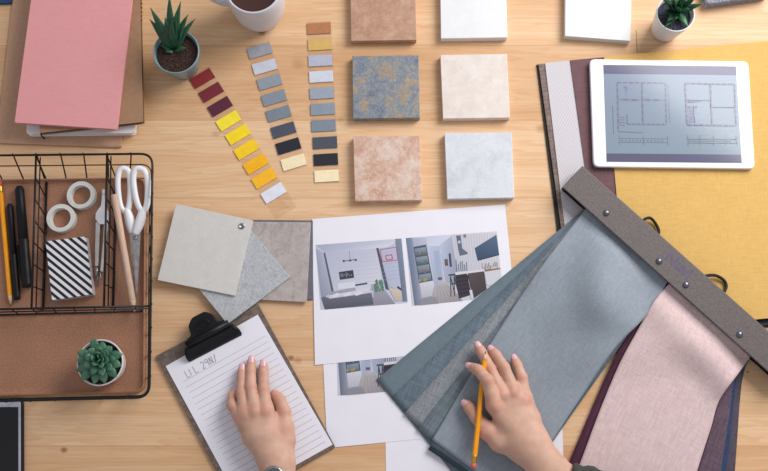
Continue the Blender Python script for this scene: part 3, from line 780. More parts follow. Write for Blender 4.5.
def kitchen(quad, z, parent):
    P = Pic(quad, z); P.mul = .98; R_ = random.Random(5)
    P.rect(0, 0, 1, 1, (206, 208, 224))
    P.poly([(.0, .0), (.07, 0), (.10, 1), (.03, 1)], [(120, 132, 156), (140, 152, 176), (150, 156, 176), (110, 118, 136)])
    P.poly([(.07, .0), (.22, .02), (.26, 1), (.10, 1)], [(180, 184, 206), (196, 200, 220), (150, 150, 164), (150, 154, 170)])
    P.poly([(.075, .14), (.215, .12), (.255, .66), (.10, .68)], (86, 94, 112))                                                # shelving
    for i in range(4): P.poly([(.085+i*.006, .17+i*.13), (.21+i*.008, .155+i*.13), (.215+i*.008, .255+i*.13), (.095+i*.006, .27+i*.13)], [(136, 152, 168), (150, 162, 178), (112, 126, 142), (106, 120, 138)])
    for i in range(14): u = .10+R_.random()*.09; v = .22+.13*(i % 4)+.02*R_.random(); P.rect(u, v, u+.022, v+.04, [(120, 110, 100), (90, 120, 112), (140, 116, 112), (170, 160, 90)][i % 4])
    P.poly([(.105, .68), (.255, .66), (.265, .88), (.115, .90)], [(214, 214, 226), (220, 220, 230), (196, 196, 210), (190, 190, 204)])
    P.poly([(.22, .02), (.50, -.0), (.50, .30), (.24, .25)], [(210, 214, 234), (216, 220, 238), (226, 228, 242), (214, 218, 236)])
    P.poly([(.24, .14), (.36, .16), (.37, .68), (.27, .74)], [(196, 204, 228), (184, 194, 220), (176, 186, 212), (176, 184, 206)])
    P.poly([(.29, .22), (.345, .23), (.35, .62), (.30, .64)], (170, 182, 208))
    P.poly([(.36, .14), (.50, .02), (.53, .76), (.39, .70)], [(196, 204, 226), (176, 184, 206), (150, 154, 172), (172, 180, 204)])
    P.poly([(.26, .74), (.40, .68), (.56, 1), (.20, 1)], [(188, 180, 184), (190, 186, 192), (158, 150, 152), (170, 162, 166)])   # floor
    for i in range(6): P.line((.30+i*.02, .74), (.28+i*.05, 1.0), .006, (150, 144, 148))
    P.rect(.40, .36, .435, .46, (110, 92, 92)); P.rect(.45, .28, .475, .48, (78, 80, 96)); P.rect(.31, .62, .355, .66, (120, 96, 100))
    P.poly([(.50, 0), (1, 0), (1, .80), (.53, .76)], [(206, 208, 220), (220, 218, 224), (214, 210, 216), (200, 200, 214)])
    for i in range(16): P.line((.53+i*.03, .02), (.55+i*.028, .56), .006, (184, 186, 200))
    P.poly([(.55, .02), (.60, .02), (.605, .22), (.66, .29), (.66, .31), (.57, .33), (.56, .24)], (104, 112, 130)); P.rect(.565, .10, .59, .14, (200, 210, 225)); P.rect(.63, .01, .66, .06, (150, 130, 110))   # cooker hood
    P.poly([(.74, .23), (.99, .05), (1, .36), (.76, .42)], [(70, 92, 120), (92, 112, 140), (68, 90, 116), (56, 76, 102)])        # blue cabinet
    P.line((.76, .42), (1, .36), .012, (44, 56, 76))
    for i in range(10): P.rect(.80+i*.018, .45+R_.random()*.08, .808+i*.018, .53+R_.random()*.04, (130, 120, 120))
    P.poly([(.80, .57), (1, .56), (1, .59), (.82, .60)], (150, 108, 80)); P.poly([(.82, .60), (1, .58), (1, .85), (.84, .8)], (214, 214, 222))
    for i in range(6): P.rect(.52+i*.022, .38+R_.random()*.1, .530+i*.022, .56, (120, 126, 144))
    P.poly([(.50, .57), (.82, .56), (.83, .60), (.51, .61)], (222, 220, 226))                                                   # island
    P.poly([(.50, .61), (.63, .60), (.66, .92), (.52, .96)], (62, 58, 66)); P.poly([(.64, .60), (.82, .59), (.83, .86), (.68, .98)], [(92, 80, 80), (84, 74, 76), (76, 66, 70), (72, 64, 66)])
    for i in range(5): P.line((.515, .65+i*.06), (.64, .64+i*.06), .012, (38, 38, 46))
    for a in (.45, .49, .64): P.line((a, .62), (a-.015, .92), .010, (52, 52, 62)); P.line((a, .62), (a+.03, .88), .010, (60, 58, 66))
    P.line((.43, .60), (.50, .60), .02, (58, 58, 68)); P.line((.44, .74), (.50, .73), .012, (58, 58, 68))
    P.poly([(.10, .92), (.26, .90), (.30, 1), (.08, 1)], (150, 148, 158)); P.poly([(.64, .85), (.67, .85), (.68, .98), (.65, .98)], (220, 216, 220))
    return P.done('photo_print', parent, label='printed photo of a kitchen with dark island and blue wall cabinet')
rt, T = sheet('blank_paper_sheet', [(384, 372), (560, 362), (567, 560), (388, 562)], .0002, 'blank white sheet under the fabric swatches at the bottom edge')
rt, T = sheet('printed_sheet', [(320, 296), (500, 284), (512, 430), (327.2, 448)], .0006, 'lower printed sheet, partly covered, showing only a kitchen photo')
kitchen(Wp([(335.6, 328), (428, 321), (431, 388), (337.7, 395.8)], .0009), .00086, rt)
rt, T = sheet('printed_sheet', [(312, 219), (505, 204.4), (519, 345), (314.9, 365)], .0012, 'white sheet printed with living room and kitchen photos, above the other papers')
living(Wp([(315.5, 245), (401.4, 238.5), (407.7, 303), (320.3, 310)], .0015), .00146, rt)
kitchen(Wp([(405.7, 238), (497, 231.3), (503, 297), (411.8, 306)], .0015), .00146, rt)

# ================================================================ clipboard
M_board = stone('board_brown', [(.3, (84, 72, 66)), (.5, (112, 96, 88)), (.7, (142, 122, 110))], 60, rough=.6, dist=2.5, bump=.3)
CBZ = .0042
T = Wp([(155.6, 356), (257.6, 303.4), (335.2, 447.2), (234, 505)], CBZ)
cb = thing('clipboard', Vector(((T[0].x+T[2].x)/2, (T[0].y+T[2].y)/2, 0)), 'dark brown clipboard with a black clip under the left hand', 'clipboard')
g = Geo(); g.prism(rounded(T, .002, 3), .0006, 0, 1); g.done('board', [M_board, plain('board_edge', (44, 42, 44), .6)], cb, bevel=.0005)
sh = .0006
rt = thing('lined_paper', W(250, 400, CBZ), 'ruled white note paper with faint pencil notes, held on the clipboard', 'paper sheet')
PQ = Wp([(165.6, 366.2), (257.8, 314.6), (332.6, 444.6), (237, 498)], CBZ+.0009)
g = Geo(); g.prism(PQ, CBZ+.0001); g.done('paper', M_paper, rt)
P = Pic(PQ, CBZ+.00092)
for i in range(20):
    v = .152+i*.0425; P.line((.075, v), (.955, v), .0030, (184, 182, 198))
P.done('ruled_lines', rt, M_print)
P = Pic(PQ, CBZ+.00100)
def stroke(pts, ox, oy, s_, asp=1.6):
    for a, b in zip(pts[:-1], pts[1:]): P.line((ox+a[0]*s_, oy+a[1]*s_), (ox+b[0]*s_, oy+b[1]*s_), .0045, (158, 156, 172))
GL = {'L': [(0, 0), (0, 1), (.6, 1)], 'I': [(0, 0), (0, 1)], '2': [(0, .2), (.3, 0), (.6, .2), (.5, .5), (0, 1), (.6, 1)], '9': [(.6, .4), (.2, .5), (0, .25), (.3, 0), (.6, .15), (.5, 1)], '0': [(.3, 0), (0, .5), (.3, 1), (.6, .5), (.3, 0)], 'N': [(0, 1), (.1, 0), (.5, 1), (.6, 0)], '/': [(.5, -.1), (0, 1.1)], 'E': [(.6, 0), (0, 0), (0, .5), (.4, .5), (0, .5), (0, 1), (.6, 1)]}
ox = .13
for ch in 'LIL. 29N/':
    if ch in GL: stroke(GL[ch], ox, .092, .050)
    if ch == '.': P.line((ox, .138), (ox+.004, .138), .004, (158, 156, 172)); ox += .015; continue
    ox += .044 if ch != ' ' else .02
P.done('pencil_writing', rt, M_print)
# clip: jaw, spring tube, lever; local frame along the board top edge
ax = (W(257.6, 303.4, 0)-W(155.6, 356, 0)).normalized(); ay = Vector((-ax.y, ax.x, 0))   # ay points to board top
cc = (W(189.5, 361.5, .006)+W(241.5, 334.5, .006))/2
def CL(u, v, z): return Vector((cc.x, cc.y, 0))+ax*u+ay*v+Vector((0, 0, z))
# jaw curved plate: width 2*0.0425
ck = CBZ+.0012
prof = [(-.001, 0.0), (.001, .0035), (.006, .0075), (.012, .0105), (.018, .0110)]
hwid = [.0405, .0420, .0420, .0405, .0370]
vs = []; fs = []; nu = 16
for (v, z), hwd in zip(prof, hwid):
    for i in range(nu+1): vs.append(CL(-hwd+2*hwd*i/nu, v, ck+z))
for r_ in range(len(prof)-1):
    for i in range(nu): k = r_*(nu+1)+i; fs.append([k, k+1, k+nu+2, k+nu+1])
mk('jaw', vs, fs, M_blackpl, cb, smooth=True, solid=.0016)
# raised trapezoid lever with grip hollow
out = [(-.031, .016), (.031, .016), (.031, .026), (.021, .030), (.019, .043), (.010, .051), (-.009, .051), (-.019, .043), (-.021, .030), (-.031, .026)]
g = Geo(); top_ = [CL(u, v, ck+.0105+v*.16) for u, v in out]; g.prism(rounded(top_, .003, 3), ck+.0065); g.done('lever', M_blackpl, cb, bevel=.0016)
g = Geo(); g.tube([CL(-.033, .021, ck+.0135), CL(.033, .021, ck+.0135)], .0050, 16); g.done('spring_barrel', M_blackpl, cb, smooth=True)
g = Geo(); g.tube(spline([CL(-.010, .034, ck+.0195), CL(-.004, .040, ck+.0205), (CL(.006, .040, ck+.0205)), CL(.010, .034, ck+.0195), CL(.004, .030, ck+.0185), CL(-.005, .030, ck+.0185)], 5, True), .0011, 6, closed=True); g.done('grip_ring', M_blackpl, cb, smooth=True)
g = Geo(); g.prism([CL(-.030, .017, ck+.004), CL(.030, .017, ck+.004), CL(.030, .030, ck+.004), CL(-.030, .030, ck+.004)], CBZ); g.done('clip_base', M_blackpl, cb, bevel=.001)

# ================================================================ fabric sample book (right)
BT = math.atan2((W(571, 347)-W(537, 64)).y, (W(571, 347)-W(537, 64)).x)+math.pi/2
fb = thing('fabric_sample_book', W(660, 200, 0), 'open fabric sample book with yellow, plum and patterned grey leaves under the white tablet', 'sample book')
def leafp(name, pts, z0, z1, m, label, bv=.0003):
    g = Geo(); g.prism(Wp(pts, z1), z0); return g.done(name, m, fb, bevel=bv, label=label)
leafp('cover', [(536.6, 64.5), (790, 43), (815, 322), (571.5, 347)], .0002, .0022, M_blackpl, 'black book cover')
leafp('fabric_leaf', [(538.6, 64), (790, 42), (812, 300), (574.5, 325)], .0024, .0050, fabric('taupe_cloth', (128, 112, 104), BT), 'taupe fabric leaf')
def pattern_mat():
    s = NT('patterned_grey'); 
    a = s.n('ShaderNodeTexWave', wave_type='BANDS', bands_direction='X'); a.inputs['Scale'].default_value = 85; s.link(s.obj((1, 1, 1), BT+.5), a.inputs[0])
    b = s.n('ShaderNodeTexWave', wave_type='BANDS', bands_direction='X'); b.inputs['Scale'].default_value = 85; s.link(s.obj((1, 1, 1), BT-.6), b.inputs[0])
    v = s.n('ShaderNodeTexVoronoi', feature='F1'); v.inputs['Scale'].default_value = 22; s.link(s.obj(), v.inputs['Vector'])
    sp = s.n('ShaderNodeSeparateColor'); s.link(v.outputs['Color'], sp.inputs[0])
    f = s.mix(s.ramp(sp.outputs[0], [(.49, BW(0)), (.51, BW(1))]), a.outputs['Color'], b.outputs['Color'])
    s.color(s.ramp(f, [(.2, (196, 190, 194)), (.7, (208, 204, 210))])); s.set(Roughness=.7); return s.m
leafp('fabric_leaf', [(545, 62.8), (640, 54), (668, 300), (576, 320)], .0052, .0062, pattern_mat(), 'patterned pale grey fabric leaf')
leafp('fabric_leaf', [(570, 60.2), (680, 50), (712, 300), (606, 318)], .0064, .0074, fabric('plum_cloth', (118, 88, 92), BT, .05), 'dusty plum fabric leaf')
leafp('fabric_leaf', [(604, 56.8), (790, 39), (812, 314), (629, 332)], .0076, .0088, fabric('yellow_cloth', (216, 175, 104), BT, .035, 900, .03), 'mustard yellow fabric leaf')

# ---- tablet
TBZ = .0090; th = .0072
T = Wp([(589.6, 58.8), (748.6, 61.2), (755.2, 168.8), (593.6, 166.8)], TBZ+th)
tt = thing('tablet_computer', Vector(((T[0].x+T[2].x)/2, (T[0].y+T[2].y)/2, TBZ)), 'white tablet showing two house floor plans, lying on the mustard yellow fabric', 'tablet')
g = Geo(); g.prism(rounded(T, .009, 8), TBZ); g.done('tablet_body', plain('tablet_white', (240, 240, 244), .25, var=.004), tt, bevel=.0018)
SQ = Wp([(603.3, 64.8), (736, 66.3), (741.8, 163), (606.6, 161.8)], TBZ+th+.0002)
g = Geo(); g.prism(SQ, TBZ+th-.0002); sc_ = g.done('screen', NT('tmp').m, tt)
s = NT('screen_glass'); s.color((152, 166, 184)); s.set(Roughness=.10); sc_.data.materials[0] = s.m
P = Pic(SQ, TBZ+th+.00021)
P.rect(0, 0, 1, 1, [(138, 150, 170), (142, 154, 172), (134, 148, 160), (132, 148, 160)])
P.rect(0, 0, 1, .095, (100, 100, 128)); P.rect(0, .915, 1, 1, (96, 96, 122))
WC = (128, 132, 156)
def wl(a, b, c, d, w_=.013, col=WC): P.line((a, b), (c, d), w_, col)
def dash(a, b, c, d, n, w_=.017):
    for i in range(n):
        t0, t1 = i/n, (i+.62)/n; wl(a+(c-a)*t0, b+(d-b)*t0, a+(c-a)*t1, b+(d-b)*t1, w_, (124, 122, 148))
# left plan
for q_ in ((.10, .185, .46, .185), (.46, .185, .455, .615), (.165, .615, .455, .615), (.10, .185, .095, .69)): wl(*q_, .010); dash(*q_, 8)
wl(.285, .185, .28, .615); dash(.285, .185, .28, .615, 6); wl(.10, .36, .46, .365, .008); dash(.14, .36, .27, .365, 2); dash(.30, .36, .43, .365, 2)
wl(.095, .69, .28, .70, .010); wl(.165, .52, .165, .615, .012); wl(.095, .60, .165, .60, .006)
for i in range(6): wl(.145+.006*i, .22+.02*(i % 3), .18-.004*i, .24+.015*i, .006, (146, 130, 186))
for i in range(4): wl(.105, .545+i*.025, .145, .54+i*.03, .005)
wl(.06, .42, .06, .72, .005); wl(.48, .20, .48, .60, .004)
for y_ in (.76, .80): wl(.10, y_, .46, y_, .004, (128, 138, 156))
for x_ in (.10, .28, .46): wl(x_, .73, x_, .83, .004, (128, 138, 156))
# right plan
for q_ in ((.61, .185, .98, .19), (.98, .19, .975, .62), (.61, .185, .61, .615), (.61, .615, .975, .62)): wl(*q_, .010); dash(*q_, 8)
wl(.80, .185, .795, .615); dash(.80, .185, .795, .62, 6); wl(.61, .36, .80, .36, .008); wl(.795, .43, .975, .43, .009); dash(.61, .43, .71, .43, 2)
for i in range(7): wl(.625, .45+i*.022, .665, .45+i*.022, .005, (150, 132, 182))
wl(.665, .44, .67, .60, .006, (150, 132, 182)); wl(.62, .38, .72, .37, .010)
for y_ in (.76, .80): wl(.61, y_, .97, y_, .004, (128, 138, 156))
for x_ in (.61, .70, .80, .89, .97): wl(x_, .72, x_, .83, .004, (128, 138, 156))
for i in range(16): wl(.62+i*.02, .78, .628+i*.02, .78, .010, (126, 134, 156)); 
for i in range(12): wl(.12+i*.027, .78, .128+i*.027, .78, .010, (126, 134, 156))
P.done('floor_plan', tt, M_ink)

# ================================================================ swatch hanger with fabrics
BZ0, BZ1 = .0125, .031
hg = thing('fabric_swatch_hanger', W(660, 268, .009), 'grey-brown riveted bar clamping hanging fabric swatches, diagonal at right', 'fabric samples')
A1, A2 = W(582.6, 165.6, BZ1), W(562.4, 187, BZ1); 
B1 = W(805, 363.5, BZ1); B2 = W(785, 383, BZ1)
bd = (B1-A1).normalized()
bn = Vector((bd.y, -bd.x, 0));  bn = -bn if bn.dot(A2-A1) < 0 else bn     # from upper edge towards the fabric side
bw = (A2-A1).dot(bn); A1b = A1; A2b = A1+bn*bw+bd*((A2-A1).dot(bd)); B2b = B1+bn*bw
ang = math.atan2(bd.y, bd.x)
s = NT('bar_grain'); f1 = s.noise(s.obj((1, .5, 1), ang), 700, 3, .7)
s.color(s.ramp(f1, [(.3, (84, 75, 73)), (.7, (113, 103, 100))])); s.set(Roughness=.5); s.bump(f1, .6, .0006); M_bar = s.m
def plate(name, z0, z1, inset, m):
    g = Geo(); g.prism([Vector((p.x, p.y, z1)) for p in (A1b, A2b-bn*inset, B2b-bn*inset, B1)], z0); return g.done(name, m, hg, bevel=.0012)
plate('bar', BZ1-.0035, BZ1, 0, M_bar)
plate('bar_back_plate', BZ0-.002, BZ0+.0005, .002, M_blackpl)
g = Geo(); g.prism([Vector((p.x, p.y, BZ1-.003)) for p in (A1b, A1b+bn*.004, B1+bn*.004, B1)], BZ0); g.done('bar_side', M_blackpl, hg)
g = Geo(); g.prism([Vector((p.x, p.y, BZ1-.0034)) for p in (A1b+bn*.012+bd*.002, A2b-bn*.007+bd*.004, B2b-bn*.007, B1+bn*.012)], BZ0+.0003); g.done('bar_core', M_blackpl, hg)
for (x, y) in ((606.4, 213), (659, 261.2), (686, 284.8), (739.7, 334.5)):
    g = Geo(); p = W(x, y, BZ1); g.lathe([(.0046, -.0005), (.0046, .0006), (.0038, .0020), (.0022, .0029), (.0001, .0032)], p, 24); g.done('rivet', M_darksteel, hg, smooth=True)
# faint stamped lettering
def text_part(txt, p, size, ang_, mat, parent, name):
    cu = bpy.data.curves.new('t', 'FONT'); cu.body = txt; cu.size = size; cu.align_x = 'CENTER'; cu.align_y = 'CENTER'; cu.extrude = .00008; cu.offset = .0006
    to = bpy.data.objects.new('t', cu); COL.objects.link(to)
    dg = bpy.context.evaluated_depsgraph_get(); me_ = bpy.data.meshes.new_from_object(to.evaluated_get(dg))
    bpy.data.objects.remove(to)
    me_.transform(Matrix.Translation(Vector(p)-base_of(parent)) @ Matrix.Rotation(ang_, 4, 'Z'))
    me_.materials.clear(); me_.materials.append(mat)
    o = bpy.data.objects.new(name, me_); COL.objects.link(o); o.parent = parent; return o
text_part('Nuvi', W(679, 265.0, BZ1+.0001), .023, ang, plain('faint_lilac_ink', (88, 80, 108), .5), hg, 'stamped_lettering')
def cord(pts, r=.0022):
    g = Geo(); g.tube(spline([W(x, y, z) for x, y, z in pts], 8), r, 10); g.done('cord_loop', plain('black_cord', (26, 24, 28), .8), hg, smooth=True)
cord([(642, 222, .022), (645.5, 218.8, .020), (650.5, 218.2, .016), (655.5, 223.5, .013), (658.8, 231, .014), (657, 237, .022)])
cord([(701, 279, .022), (706.5, 275.8, .019), (716, 275.6, .015), (724, 280.5, .0125), (726.2, 287, .013), (723, 294, .022)])
cord([(752, 331, .022), (757, 326.5, .018), (768, 325, .014), (778, 331, .012), (776, 345, .022)])

def sm(a, b, x):
    t = min(1, max(0, (x-a)/(b-a))); return t*t*(3-2*t)
def outside(px, py):
    dl = ((571.5+(537-571.5)*(347-py)/(347-64))-px); db = py-(347-(px-571.5)*.103)
    return max(dl, db)
def swatch(left, right, zf, m, label, name='fabric_swatch', nu=28, nv=60, thick=.0011, wave=None, edge=None):
    """left / right: pixel polylines from the bar outward. zf(u, v) -> height"""
    Ls = spline([Vector((x, y, 0)) for x, y in left], 12); Rs = spline([Vector((x, y, 0)) for x, y in right], 12)
    def at(S, t):
        k = t*(len(S)-1); i = min(int(k), len(S)-2); return S[i].lerp(S[i+1], k-i)
    vs = []; fs = []
    for j in range(nv+1):
        v = j/nv; a = at(Ls, v); b = at(Rs, v)
        for i in range(nu+1):
            u = i/nu; p = a.lerp(b, u); vs.append(W(p.x, p.y, zf(u, v, sm(0, 48, outside(p.x, p.y)))))
    for j in range(nv):
        for i in range(nu):
            k = j*(nu+1)+i; fs.append([k, k+nu+1, k+nu+2, k+1])
    o = mk(name, vs, fs, m, hg, smooth=True, label=label)
    md = o.modifiers.new('t', 'SOLIDIFY'); md.thickness = thick; md.offset = -1
    return o
FA = math.radians(232)
ro = math.atan2((W(432, 440)-W(587, 206)).y, (W(432, 440)-W(587, 206)).x)
# hidden lower fabrics peeking along the bottom edge of the stack (dark)
def zlayer(i, n=8):
    def f(u, v, o):
        hi = .0102+i*.0010+.0035*(1-sm(0, .07, v)); lo = .0027+i*.00105
        return hi+(lo-hi)*o
    return f
dark_teal = fabric('teal_velvet', (112, 127, 137), ro, .03, 900, .10)
m2 = fabric('teal_ribbed', (106, 120, 132), ro+.2, .09, 500, .12)
m3 = fabric('grey_tweed', (134, 139, 144), ro+.2, .10, 700, .08, speck=.14)
m4 = fabric('slate_textured', (116, 127, 135), ro, .08, 450, .12)
m5 = fabric('blue_grey_linen', (147, 156, 166), ro, .045, 900, .04)
m6 = fabric('dark_slate_cloth', (66, 80, 88), ro, .06)
def fanl(lx, ly, rx, ry, i, m, label):
    A = (588.5, 205.5); Bp = (667, 279.5)
    l = [A, ((A[0]*2+lx)/3+2, (A[1]*2+ly)/3-1), ((A[0]+lx*2)/3+1, (A[1]+ly*2)/3-1), (lx, ly)]
    r = [Bp, ((Bp[0]*2+rx)/3, (Bp[1]*2+ry)/3), ((Bp[0]+rx*2)/3, (Bp[1]+ry*2)/3), (rx, ry)]
    swatch(l, r, zlayer(i), m, label, nu=14, nv=40)
def fan(lx, ly, wd_, i, m, label):
    dx, dy = lx-588.5, ly-205.5; L_ = math.hypot(dx, dy); nx, ny = -dy/L_, dx/L_
    if nx < 0: nx, ny = -nx, -ny
    if ny < 0: ny = -ny
    fanl(lx, ly, lx+nx*wd_, ly+ny*wd_, i, m, label)
fan(376.2, 379.6, 150, 0, dark_teal, 'dark teal velvet swatch, lowest of the blue-grey fan')
fan(391.5, 397.6, 132, 1, m2, 'ribbed teal swatch')
fan(404, 413.6, 124, 2, m3, 'grey tweed swatch')
fan(417.5, 429, 118, 3, m4, 'textured slate swatch')
fan(428.0, 449.5, 96, 4, m6, 'dark slate swatch peeking out at the lower edge')
fan(430.0, 445, 96, 5, m2, 'teal swatch under the top one')
# top swatch with soft folds
def ztop(u, v, o):
    z = zlayer(6)(u, v, o)+.0006
    w_ = sm(0, .10, v)
    fold = (.5+.5*math.cos((u-.52-(v-.15)*.5)*math.pi*2.3))*math.exp(-((v-.26)/.20)**2)*.027*w_
    lift = .007*math.exp(-((u-1.0)/.30)**2)*sm(.12, .35, v)*(1-sm(.50, .85, v))
    f2 = .0030*(.5+.5*math.sin(u*6.0+v*9.0))*w_*(1-sm(.35, .6, v))
    return z+fold+lift+f2
swatch([(588.5, 205.5), (552, 253), (517.5, 301.5), (474, 370), (432, 440)], [(668.5, 280.8), (644, 318), (612, 352), (566, 420), (514, 499)], ztop, m5, 'blue-grey linen swatch on top of the fan', nu=40, nv=80)
# pink side
rp = math.atan2((W(578, 470)-W(652, 304)).y, (W(578, 470)-W(652, 304)).x)
mp = fabric('pink_tweed', (214, 189, 188), rp, .05, 900, .03)
mplum = fabric('plum_felt', (84, 48, 66), rp, .10)
mdp = fabric('aubergine_tweed', (98, 80, 92), rp, .12, 600, .1)
mnv = fabric('navy_cloth', (46, 66, 102), rp, .10)
mdk = fabric('dark_mauve_cloth', (82, 74, 86), rp, .12)
def zp(i):
    def f(u, v, o):
        hi = .0102+i*.0011+.0035*(1-sm(0, .07, v)); lo = .0016+i*.0013
        return hi+(lo-hi)*o
    return f
swatch([(668, 284), (640, 338), (612, 400), (576, 482), (560, 520)], [(751, 356), (744, 372), (740, 400), (735.3, 466), (730, 520)], zp(0), mdk, 'dark mauve swatch, outermost at right', nu=16, nv=40)
swatch([(668, 284), (640, 338), (612, 400), (578, 482), (562, 520)], [(749, 355), (737.5, 376), (733, 410), (726.5, 468), (719, 520)], zp(1), mnv, 'navy blue swatch', nu=16, nv=40)
swatch([(668, 284), (640, 338), (612, 400), (580, 482), (564, 520)], [(748, 354), (734, 382), (730, 410), (721.5, 468), (714, 520)], zp(2), mdp, 'speckled aubergine swatch', nu=16, nv=40)
swatch([(666, 283), (646, 306), (611.5, 365), (571.5, 457), (548, 515)], [(745, 353), (722, 396), (712, 428), (699.5, 470), (688, 516)], zp(3), mplum, 'dark plum felt swatch under the pink one', nu=16, nv=50)
def zpk(u, v, o):
    z = zp(4)(u, v, o)+.0022
    fold = .015*math.exp(-((v-.16-.06*u)/.10)**2)*(.45+.55*u)*sm(0, .08, v)
    sag = .004*math.sin(u*math.pi)*sm(.1, .3, v)
    return z+fold+sag*.6
swatch([(669.5, 283), (653, 303), (636, 333), (618.5, 366), (600, 410), (580.5, 462), (563, 506)], [(751, 356.5), (738, 374), (719.5, 400), (711.2, 427), (705, 446), (697.5, 470), (686, 512)], zpk, mp, 'pink tweed swatch on top', nu=36, nv=80)

# ================================================================ PERSON: two arms as one body mesh grown from a distance field
def capsule(P, a, b, ra, rb, sz=1.0):
    a = np.array(a, float); b = np.array(b, float)
    ab = b-a; t = np.clip(((P-a)@ab)/max(ab@ab, 1e-12), 0, 1)
    q = P-(a+t[..., None]*ab)
    if sz != 1.0: q = q*np.array([1, 1, 1/sz])
    return np.sqrt((q*q).sum(-1))-(ra+(rb-ra)*t)
def smin(a, b, k):
    h_ = np.clip(.5+.5*(b-a)/k, 0, 1); return b*(1-h_)+a*h_-k*h_*(1-h_)
def surface_nets(f, lo, hi, hstep):
    n = [int(math.ceil((hi[i]-lo[i])/hstep))+1 for i in range(3)]
    xs = [lo[i]+np.arange(n[i])*hstep for i in range(3)]
    G = np.stack(np.meshgrid(*xs, indexing='ij'), -1).astype(np.float64)
    D = f(G.reshape(-1, 3)).reshape(n)
    ins = D < 0
    acc = np.zeros([n[0]-1, n[1]-1, n[2]-1, 3]); cnt = np.zeros([n[0]-1, n[1]-1, n[2]-1])
    corners = [(i, j, k) for i in (0, 1) for j in (0, 1) for k in (0, 1)]
    def sl(c): return tuple(slice(c[i], n[i]-1+c[i]) for i in range(3))
    for c1 in corners:
        for ax_ in range(3):
            if c1[ax_] == 0:
                c2 = list(c1); c2[ax_] = 1; c2 = tuple(c2)
                d1, d2 = D[sl(c1)], D[sl(c2)]; x = (d1 < 0) != (d2 < 0)
                t = np.where(x, d1/np.where(d1 == d2, 1, d1-d2), 0)
                for q in range(3): acc[..., q] += np.where(x, c1[q]+(t if q == ax_ else 0), 0)
                cnt += x
    act = cnt > 0; idx = -np.ones(act.shape, int); idx[act] = np.arange(act.sum())
    cell = np.argwhere(act); V = (cell+acc[act]/cnt[act][:, None])*hstep+np.array(lo)
    Fs = []
    for ax_ in range(3):
        o1, o2 = [(1, 2), (2, 0), (0, 1)][ax_]
        s1 = [slice(None)]*3; s2 = [slice(None)]*3; s1[ax_] = slice(0, n[ax_]-1); s2[ax_] = slice(1, n[ax_])
        x = ins[tuple(s1)] != ins[tuple(s2)]; e = np.argwhere(x)
        e = e[(e[:, o1] > 0) & (e[:, o2] > 0) & (e[:, o1] < n[o1]-1) & (e[:, o2] < n[o2]-1)]
        a = e.copy(); b = e.copy(); b[:, o1] -= 1; c = b.copy(); c[:, o2] -= 1; d = e.copy(); d[:, o2] -= 1
        quad = np.stack([idx[tuple(q.T)] for q in (a, b, c, d)], 1)
        inside_first = ins[tuple(e.T)]
        quad[~inside_first] = quad[~inside_first][:, ::-1]
        Fs.append(quad)
    return V, np.concatenate(Fs)
def P3(x, y, z): return np.array(W(x, y, z))
SKC = []   # (point, radius, weight) of redder skin
def hand_field(fingers, bones, forearm, extra, kfinger=.004, kp=.009):
    """fingers: list of [(x,y,z,r)...] in pixel+height; bones: metacarpals; forearm: capsules"""
    FI = []
    for ch in fingers:
        q = [(P3(x, y, z), r) for x, y, z, r in ch]; o_ = [q[0]]
        for (pa, ra), (pb, rb) in zip(q[:-1], q[1:]):
            o_.append(((pa+pb)/2, (ra+rb)/2*(.925 if pb is not q[-1][0] else 1.0))); o_.append((pb, rb))
        FI.append(o_)
    BO = [[(P3(x, y, z), r) for x, y, z, r in ch] for ch in bones]
    FO = [[(P3(x, y, z), r) for x, y, z, r in ch] for ch in forearm]
    EX = [(P3(x, y, z), r, w_, sgn) for x, y, z, r, w_, sgn in extra]
    for ch in FI:
        SKC.append((ch[-1][0], ch[-1][1]*1.6, .75))
        for p, r in ch[2:-1:2]: SKC.append((p+np.array([0, 0, r]), r*1.1, .5))
        SKC.append((ch[0][0]+np.array([0, 0, ch[0][1]]), ch[0][1]*1.2, .55))
    def chain(P, ch, k):
        d = None
        for (a, ra), (b, rb) in zip(ch[:-1], ch[1:]):
            c = capsule(P, a, b, ra, rb); d = c if d is None else smin(d, c, k)
        return d
    def f(P):
        fin = None
        for ch in FI:
            c = chain(P, ch, .002); fin = c if fin is None else smin(fin, c, .0012)
        pal = None
        for ch in BO:
            c = chain(P, ch, .006); pal = c if pal is None else smin(pal, c, .011)
        for ch in FO:
            c = chain(P, ch, .01); pal = smin(pal, c, .018)
        d = smin(fin, pal, kfinger+.003)
        for p, r, w_, sgn in EX:
            dd = np.sqrt(((P-p)**2).sum(-1))
            d = d-sgn*w_*np.exp(-(dd/r)**2)
        return d
    return f
def bounds(chs, pad=.012):
    pts = []; 
    for ch in chs:
        for x, y, z, r in ch:
            p = P3(x, y, z); pts.append(p-r-pad); pts.append(p+r+pad)
    pts = np.array(pts); return pts.min(0), pts.max(0)
ZL = CBZ+.0012
# ---- left hand, flat on the note paper
LF = [
 [(241.0, 417, ZL+.020, .0090), (232.2, 405.5, ZL+.0155, .0078), (232.4, 396.5, ZL+.009, .0068), (235.6, 391.0, ZL+.0072, .0060)],
 [(245.0, 413, ZL+.0235, .0094), (241.6, 393, ZL+.0170, .0078), (241.6, 378, ZL+.0100, .0068), (242.2, 369.2, ZL+.0070, .0060)],
 [(254.2, 410, ZL+.0250, .0098), (250.8, 387, ZL+.0180, .0082), (250.8, 371, ZL+.0105, .0070), (251.4, 361.6, ZL+.0070, .0062)],
 [(265.5, 409, ZL+.0240, .0098), (263.9, 389, ZL+.0170, .0080), (263.6, 374, ZL+.0105, .0070), (263.3, 366.0, ZL+.0072, .0062)],
 [(284.5, 430, ZL+.0170, .0108), (284.2, 412, ZL+.0130, .0094), (279.8, 400.5, ZL+.0105, .0086), (274.8, 395.0, ZL+.0088, .0072)],
]
